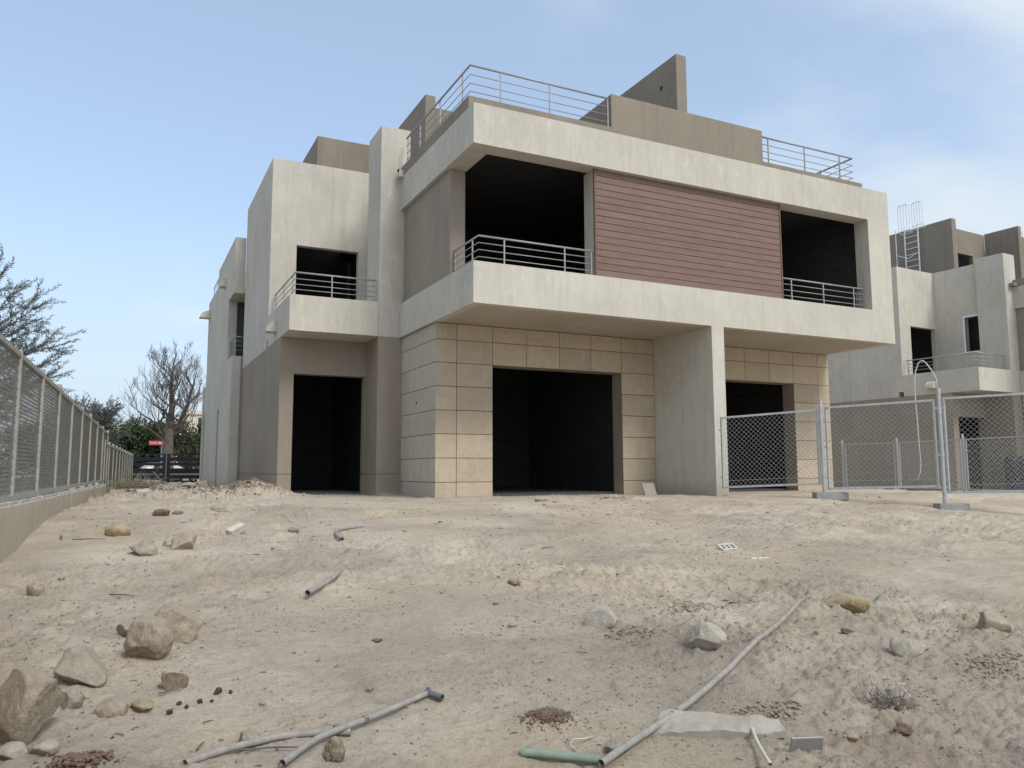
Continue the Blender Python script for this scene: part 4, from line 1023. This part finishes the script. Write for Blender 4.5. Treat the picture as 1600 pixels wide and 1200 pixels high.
# plastic grate
g = empty('grate', (.70, -6.62, gzs(.7, -6.62) + .005), RDIR + .5); g.rotation_euler = (.45, 0, RDIR + .4); tag(g, 'small white plastic grate lying on the sand', 'grate')
m = MB(); m.box(-.13, .13, -.015, .015, -.01, .01); m.box(-.13, .13, .105, .135, -.01, .01); m.box(-.13, .13, -.135, -.105, -.01, .01); m.box(-.13, -.10, -.105, .105, -.01, .01); m.box(.10, .13, -.1, .105, -.01, .01); m.build('frame', GRATEM, g)
for x in (-.04, .03): b_ = MB(); b_.box(x - .012, x + .012, .016, .104, -.008, .008); b_.build('slat', GRATEM, g)

# broken slab in the foreground
def slab():
    outl = [(-.36, -.10), (-.30, .02), (-.255, .105), (-.10, .10), (.10, .075), (.26, .06), (.36, .035), (.37, -.07), (.22, -.10), (.02, -.105), (-.2, -.12)]
    bm = bmesh.new(); n = 5
    vs = [bm.verts.new((x, y, 0)) for x, y in outl]; f = bm.faces.new(vs)
    r = bmesh.ops.extrude_face_region(bm, geom=[f]); up = [v for v in r['geom'] if isinstance(v, bmesh.types.BMVert)]
    for v in up: v.co.z = .045; v.co.x *= .97; v.co.y *= .95
    bmesh.ops.recalc_face_normals(bm, faces=bm.faces)
    bmesh.ops.triangulate(bm, faces=bm.faces); bmesh.ops.subdivide_edges(bm, edges=bm.edges, cuts=3, use_grid_fill=True)
    for v in bm.verts:
        k = float(fbm(np.array([v.co.x * 9]), np.array([v.co.y * 9]), 77, 3)[0]); v.co.z += .030 * k * (1 if v.co.z > .01 else .2)
        v.co.y += .022 * k; v.co.x += .02 * float(fbm(np.array([v.co.y * 11]), np.array([v.co.x * 7]), 78, 3)[0])
    me = bpy.data.meshes.new('broken_slab'); bm.to_mesh(me); bm.free(); me.materials.append(SLABP)
    o = bpy.data.objects.new('broken_slab', me); COL.objects.link(o)
    bv = o.modifiers.new('edge', 'BEVEL'); bv.width = .008; bv.segments = 2; bv.limit_method = 'ANGLE'
    o.location = (-3.42, -11.10, gzs(-3.42, -11.1) + .006); o.rotation_euler = (.27, -.03, RDIR - .08)
    tag(o, 'flat pale broken slab beside the lower end of the long pipe', 'slab')
slab()
stone('wrapped_lump', 61, -4.05, -11.12, .15, .06, ROCKG, 'grey lump with a loose wire beside the green pipe', 'lump', None, cuts=9, rough=.2)

# ------------------------------------------------------------------ pipes
def lay(pts, lift, sub=6):
    """smooth path over the sand"""
    P = [Vector((x, y, 0)) for x, y in pts]; outp = []
    n = len(P)
    for i in range(n - 1):
        p0, p1, p2, p3 = P[max(i - 1, 0)], P[i], P[i + 1], P[min(i + 2, n - 1)]
        for k in range(sub):
            t = k / sub
            outp.append(.5 * ((2 * p1) + (p2 - p0) * t + (2 * p0 - 5 * p1 + 4 * p2 - p3) * t * t + (3 * p1 - p0 - 3 * p2 + p3) * t ** 3))
    outp.append(P[-1])
    zs = np.array([gzs(p.x, p.y) for p in outp]); k = 17
    zs = np.array([zs[max(0, i - 2):i + 3].max() for i in range(len(zs))])
    zz = np.convolve(np.pad(zs, k // 2, mode='edge'), np.ones(k) / k, 'valid')
    zz = np.maximum(zz, zs - lift * .55); zz = np.convolve(np.pad(zz, 2, mode='edge'), np.ones(5) / 5, 'valid')
    return [Vector((p.x, p.y, float(z) + lift)) for p, z in zip(outp, zz)]
def ring_tube(m, path, r, n=12): m.tube(path, r, n, cap=False); m.tube([p for p in path], r * .8, n, cap=False)
def pipe(name, pts, r, mat, label, lift=None, cat='pipe', group=None, extra=None):
    path = lay(pts, r * .9 if lift is None else lift); o0 = path[0].copy()
    E_ = empty(name, o0); tag(E_, label, cat, group)
    m = MB(); ring_tube(m, [p - o0 for p in path], r); m.build('tube', mat, E_, smooth=True)
    return E_, path, o0
E_, path, o0 = pipe('conduit_pipe', [(-5.99, -10.56), (-5.84, -10.45), (-5.66, -10.385), (-5.5, -10.36), (-5.30, -10.40), (-5.2, -10.44)], .0175, PIPEM, 'grey pipe curving in from the lower edge at left', group='grey pipes lying on the sand')
E_, path, o0 = pipe('conduit_pipe', [(-5.60, -10.77), (-5.43, -10.56), (-5.32, -10.48), (-4.99, -10.31), (-4.66, -10.1)], .0165, PIPEM, 'jointed grey pipe with a dark elbow at its end', .03, group='grey pipes lying on the sand')
e = path[-1] - o0; dirp = (path[-1] - path[-2]).normalized()
m = MB(); m.tube([e - dirp * .02, e + dirp * .012], .021, 12); m.tube([e, e + Vector((0, 0, .03))], .012, 8); q = e + Vector((.052, -.09, -.012)); ring_tube(m, [e, e.lerp(q, .5), q], .019); m.build('elbow', PIPED, E_)
j = path[int(len(path) * .66)] - o0; m = MB(); dj = (path[int(len(path) * .66) + 1] - path[int(len(path) * .66)]).normalized(); m.tube([j - dj * .012, j + dj * .012], .021, 10); m.build('joint_band', ROCKM, E_)
E_, path, o0 = pipe('conduit_pipe', [(-4.22, -11.25), (-3.97, -11.12), (-3.7, -11.0), (-3.2, -10.74), (-2.66, -10.44), (-1.98, -10.03), (-1.34, -9.61), (-.87, -9.28)], .0185, PIPEM, 'longest grey pipe, running diagonally across the right foreground', .024, group='grey pipes lying on the sand')
i = 14; j = path[i] - o0; dj = (path[i + 1] - path[i]).normalized(); m = MB()
for t in (-.014, -.004, .006): m.tube([j + dj * t, j + dj * (t + .007)], .0235, 10)
m.tube([j + Vector((0, 0, .02)), j + Vector((.03, .01, .028)), j + Vector((.05, -.01, .01))], .003, 5); m.build('wire_tie', PIPED, E_)
pipe('green_pipe', [(-4.50, -10.97), (-4.34, -11.07), (-4.18, -11.17)], .021, GREENP, 'green pipe stub at the lower edge', .02)
pipe('hose_piece', [(-4.84, -7.64), (-4.59, -7.25), (-4.42, -6.94), (-4.33, -6.72)], .024, PIPEM, 'short curved grey hose piece in mid ground', .024, 'hose')
pipe('hose_piece', [(-3.86, -4.93), (-3.84, -4.61), (-3.76, -4.22), (-3.58, -3.98), (-3.30, -3.80)], .020, PIPEM, 'thin hooked hose piece towards the house', .018, 'hose')
pipe('hose_piece', [(-3.22, -11.16), (-3.29, -11.25), (-3.37, -11.36), (-3.45, -11.48), (-3.56, -11.66)], .009, HOSEW, 'thin white hose lying over the broken slab', .035, 'hose')
m = MB(); p = Vector((-4.22, -11.02, gzs(-4.22, -11.02) + .01)); m.tube([p, p + Vector((-.02, .02, .03)), p + Vector((.01, .04, .045)), p + Vector((.06, .03, .04)), p + Vector((.13, .05, .035))], .0035, 5)
tag(m.build('wire', HOSEW, smooth=True), 'thin pale wire curling out of the grey lump', 'wire')

# ------------------------------------------------------------------ crumbled earth, rubble, pebbles
PEB = []
def ico(sub):
    bm = bmesh.new(); bmesh.ops.create_icosphere(bm, subdivisions=sub, radius=1); v = np.array([x.co[:] for x in bm.verts]); f = np.array([[a.index for a in p.verts] for p in bm.faces]); bm.free(); return v, f
ICO1 = ico(1)
def scatter_mesh(name, items, mat, kind='stuff', label=None, cat=None):
    """items: (x,y,z,size,flat) joined as one mesh of small uneven lumps"""
    V, F = ICO1; nv = len(V); A = np.zeros((len(items) * nv, 3)); FF = np.zeros((len(items) * len(F), 3), dtype=np.int32)
    rg = np.random.RandomState(len(items) + 5)
    for i, (x, y, z, s_, fl) in enumerate(items):
        k = 1 + rg.uniform(-.32, .32, (nv, 1)); a = rg.uniform(0, 6.28); ca, sa = math.cos(a), math.sin(a)
        v = V * k * np.array([s_, s_ * rg.uniform(.6, 1), s_ * fl]); v = np.stack([v[:, 0] * ca - v[:, 1] * sa, v[:, 0] * sa + v[:, 1] * ca, v[:, 2]], -1)
        A[i * nv:(i + 1) * nv] = v + [x, y, z]; FF[i * len(F):(i + 1) * len(F)] = F + i * nv
    me = bpy.data.meshes.new(name); me.from_pydata(A.tolist(), [], FF.tolist()); me.materials.append(mat)
    me.update(); o = bpy.data.objects.new(name, me); COL.objects.link(o)
    if kind: o['kind'] = kind
    if label: o['label'] = label
    if cat: o['category'] = cat
    return o
rg = np.random.RandomState(8)
def pebbles(n, x0, x1, y0, y1, smin, smax, thr=None, sd=0, pw=2.2):
    x = rg.uniform(x0, x1, n); y = rg.uniform(y0, y1, n); s_ = smin + (smax - smin) * rg.uniform(0, 1, n) ** pw
    if thr is not None:
        k = fbm(x * 1.1, y * 1.1, 60 + sd, 3) > thr; x, y, s_ = x[k], y[k], s_[k]
    z = gz(x, y)
    return [(a, b_, c + d * .25, d, .7) for a, b_, c, d in zip(x, y, z, s_)]
scatter_mesh('pebbles', pebbles(16000, -7.2, .8, -11.9, -8.0, .002, .011, -.02, 1, 3.2) + pebbles(9000, -7, 5, -8, -2, .004, .016, .0, 2, 3), ROCKS, label='small sand coloured crumbs scattered over the sand')
scatter_mesh('pebbles', pebbles(4200, -7.2, .8, -11.9, -7.5, .002, .011, -.0, 5, 3.5) + pebbles(1500, -7, 9, -8, -1, .004, .018, .05, 6, 3), ROCKM, label='small brown crumbs scattered over the sand')
scatter_mesh('pebbles', pebbles(500, -7.0, .8, -11.8, -6, .003, .011, .05, 9, 3) + pebbles(160, -7, 9, -7, 0, .006, .025, None, 9, 3), ROCKW, label='whitish chips scattered over the sand')
scatter_mesh('pebbles', pebbles(900, -7.0, .8, -11.8, -6, .003, .012, .22, 12, 3), ROCKR, label='reddish clay crumbs scattered over the sand')
scatter_mesh('pebbles', pebbles(260, -7.0, 3, -11.8, -3, .003, .010, .1, 15, 2.5), ROCKD, label='dark specks of earth and bark on the sand')
scatter_mesh('pebbles', pebbles(90, -7, .8, -11.6, -7, .010, .026, None, 21, 2.5) + pebbles(110, -6.8, 9, -7, .5, .015, .05, None, 22, 2.5), ROCKB, label='scattered beige stones half sunk in the sand')
def heap(x, y, rx, ry, n, smin, smax, mat, name, label, lift=.0):
    it = []
    for i in range(n):
        a = rg.uniform(0, 6.28); q = min(abs(rg.normal(0, .52)), 1.7); px, py = x + rx * q * math.cos(a), y + ry * q * math.sin(a); s_ = smin + (smax - smin) * rg.uniform(0, 1) ** 2
        it.append((px, py, gzs(px, py) + s_ * .3 + lift * max(0, 1 - q * q), s_, .7))
    return scatter_mesh(name, it, mat, label=label)
heap(-4.20, -10.70, .15, .13, 1500, .002, .010, ROCKR, 'red_clay_heap', 'crumbly heap of red clay in the foreground', .012)
heap(-6.42, -10.33, .16, .09, 600, .003, .017, ROCKR, 'red_clay_lumps', 'broken red clay lumps at the lower left corner', .02)
heap(-1.27, -10.66, .2, .12, 70, .002, .008, ROCKW, 'white_chips', 'white chips fallen round the white rock')
heap(-2.79, -9.52, .19, .13, 520, .003, .020, ROCKM, 'brown_crumbs', 'crumbled brown earth beside the whitish sunken rock')
heap(-1.15, -8.85, .26, .14, 500, .003, .020, ROCKM, 'brown_crumbs', 'crumbled brown earth above the end of the long pipe')
heap(-3.0, -11.06, .22, .13, 800, .003, .018, ROCKM, 'brown_crumbs', 'crumbled brown earth behind the broken slab')
heap(-.8, -10.95, .3, .2, 700, .003, .016, ROCKS, 'grey_crumbs', 'crumbled grey brown earth near the right edge')
heap(-1.9, -9.0, .45, .22, 700, .003, .016, ROCKS, 'grey_crumbs', 'crumbled grey earth beyond the cream rock')
heap(2.5, -1.25, .35, .25, 160, .01, .045, ROCKB, 'sand_crumbs', 'little heap of crumbly sand before the stone bay')
heap(-3.9, 4.0, 1.3, 1.2, 1600, .005, .034, ROCKM, 'rubble', 'loose earth rubble banked against the left corner of the house', .03)
heap(-5.1, 11, 1.3, 4.5, 1000, .01, .06, ROCKG, 'rubble', 'grey rubble scattered along the passage beside the house', .05)
heap(-5.2, 20, .9, 3.2, 420, .015, .07, ROCKM, 'rubble', 'heap of grey rubble before the black gate', .05)
heap(-4.0, 15, .8, 3.0, 260, .015, .08, ROCKM, 'rubble', 'beige rubble along the foot of the rear wing', .05)
# pale sheets and chunks in the rubble
for i, (x, y, w, h_, mat, lab) in enumerate(((-5.75, 9.0, .55, .20, ROCKW, 'crumpled white sack at the near end of the rubble'), (-4.55, 18.5, .8, .16, ROCKW, 'white sheet lying before the middle of the gate'), (-5.05, 20.5, .6, .16, ROCKW, 'white sack under the left half of the gate'),
                                          (-5.9, 13.5, .5, .32, ROCKM, 'tall grey lump against the boundary wall in the rubble'), (-5.6, 14.5, .5, .30, ROCKG, 'biggest grey lump in the rubble heap'), (-5.5, 11.0, .5, .18, ROCKB, 'flat beige chunk at the front of the rubble'),
                                          (-3.9, 13.2, .45, .3, ROCKB, 'beige chunk beside the niche of the rear wing'), (-4.7, 8.0, .5, .12, ROCKB, 'low beige chunk in the passage mouth'), (-4.3, 6.3, .35, .12, ROCKB, 'tilted beige chunk near the house corner'), (-3.6, 17.5, .5, .25, ROCKB, 'large beige lump near the gate hinge'))):
    stone('sack' if 'sack' in lab or 'sheet' in lab else 'rubble_chunk', 80 + i, x, y, w, h_, mat, lab, 'sack' if 'sack' in lab or 'sheet' in lab else 'rubble', 'chunks and sacks in the rubble', sub=3, rough=.3, sink=.2)
block('board', -4.9, 19.0, .12, 1.0, .02, .9, PIPED, 'grey board sticking up out of the rubble before the gate', 'board', (.7, .2), .15)
# dry plants
def dry_weed(name, x, y, r, h_, n, label, sd_=1, mat=TWIGM):
    rng = random.Random(sd_); m = MB(); z = gzs(x, y)
    for i in range(n):
        a = rng.uniform(0, 6.28); q = r * rng.uniform(0, 1) ** .5; p = Vector((q * math.cos(a), q * math.sin(a) * .8, rng.uniform(0, h_ * .3)))
        pts = [p]; d = Vector((rng.gauss(0, 1), rng.gauss(0, 1), abs(rng.gauss(0, .5)) + h_ * .8)).normalized()
        for k in range(3):
            d = (d + Vector((rng.gauss(0, .4), rng.gauss(0, .4), rng.gauss(-.15, .3)))).normalized(); qn = pts[-1] + d * r * rng.uniform(.15, .4); qn.z = max(qn.z, 0.003); pts.append(qn)
        m.tube(pts, [.0022 * max(1, r * 5), .0018 * max(1, r * 5), .0014 * max(1, r * 5), .0008], 3, cap=False)
    o = m.build(name, mat); o.location = (x, y, z); tag(o, label, 'dry plant'); return o
dry_weed('dry_weed', -2.26, -11.24, .16, .09, 170, 'tangle of dark dry twigs in the right foreground', 3)
m = MB(); z = gzs(-2.12, -11.28) + .03; m.tube([(-2.16, -11.33, z), (-2.13, -11.27, z + .02), (-2.09, -11.19, z + .035), (-2.03, -11.2, z + .03)], [.006, .005, .004, .003], 5)
tag(m.build('stick', HOSEW), 'bleached stick lying on the tangle of dry twigs', 'stick')
dry_weed('dry_weed', -5.9, 10.2, .6, .3, 300, 'dry weed growing in the rubble along the passage', 5, TWIGW)
dry_weed('dry_weed', -6.1, 14.5, .5, .35, 260, 'dry weed growing beside the boundary fence before the gate', 6, TWIGW)
sticks = [(-6.0, -9.55, .12, .5, 'short dark stick beside the brown chunk'), (-6.25, -6.9, .30, -.4, 'thin stick lying left in mid ground'), (-5.6, -10.5, .30, .1, 'reed lying below the curved pipe'), (-6.6, -4.0, .35, .2, 'stick lying by the foot of the boundary wall'), (-5.9, -10.3, .1, 1.6, 'upright dry stalk near the curved pipe'), (-1.6, -6.0, .2, .6, 'curled dark bark piece on the right sand')]
for i, (x, y, L, a, lab) in enumerate(sticks):
    m = MB(); z = gzs(x, y) + .012; d = Vector((math.cos(a + RDIR), math.sin(a + RDIR), 0)) * L
    m.tube([Vector((x, y, z)) - d * .5, Vector((x, y, z + .008)), Vector((x, y, z + .004)) + d * .5], [.006, .005, .003], 5)
    tag(m.build('stick', TWIGM), lab, 'stick', 'sticks on the sand')
m = MB()
for i in range(420):
    if i >= 360: continue
    if i < 230: x, y, L = rg.uniform(-7.1, .6), rg.uniform(-11.6, -7.2), rg.uniform(.012, .06)
    else: x, y, L = rg.uniform(-6.8, 7), rg.uniform(-7.2, 2.0) if i < 360 else rg.uniform(-2, 4), rg.uniform(.025, .11)
    if y > 2 and x > -2.9: continue
    a = rg.uniform(0, 3.14); d = Vector((math.cos(a), math.sin(a), rg.uniform(-.1, .1))) * (L / 2); p = Vector((x, y, gzs(x, y) + .004)); q = Vector((rg.normal(0, .1) * L, rg.normal(0, .1) * L, .004))
    m.tube([p - d, p + q, p + d], [L * .045 + .0008, L * .05 + .0008, L * .03 + .0005], 3, cap=False)
o = m.build('twigs', TWIGM, kind='stuff'); o['label'] = 'bits of dry twig strewn over the sand'
# soil and mortar crumbs along the foot of the walls
it = []
def foot(x0, y0, x1, y1, n, nx, ny):
    for i in range(n):
        t = rg.uniform(0, 1); o_ = abs(rg.normal(0, .10)); s_ = .006 + .028 * rg.uniform(0, 1) ** 3
        x = x0 + (x1 - x0) * t + nx * o_; y = y0 + (y1 - y0) * t + ny * o_; it.append((x, y, gzs(x, y) + s_ * .25, s_, .65))
foot(.07, 2.31, 1.5, 2.31, 150, 0, -1); foot(1.5, 2.31, 5.17, 2.31, 160, 0, -1); foot(5.17, 2.31, 6.15, 2.31, 120, 0, -1); foot(6.18, 2.3, 6.18, 0, 220, -1, 0); foot(6.19, -.01, 6.56, -.01, 50, 0, -1)
foot(.06, 2.32, .06, 4.78, 160, -1, 0); foot(-.56, 4.78, .06, 4.78, 80, 0, -1); foot(-2.8, 5.88, -.6, 5.88, 140, 0, -1); foot(6.57, 2.3, 12.5, 2.3, 200, 0, -1)
scatter_mesh('wall_foot_crumbs', it, ROCKS, label='crumbs of soil and mortar along the foot of the house walls')
# debris strip at the foot of the second house
it = []
for i in range(220):
    y = rg.uniform(-1, 14); p = h2(-3.1 - abs(rg.normal(0, .35)), y, 0); s_ = .02 + .10 * rg.uniform(0, 1) ** 2; it.append((p.x, p.y, gzs(p.x, p.y) + s_ * .3, s_, .6))
scatter_mesh('rubble', it, ROCKG, label='rubble along the foot of the far house wall')
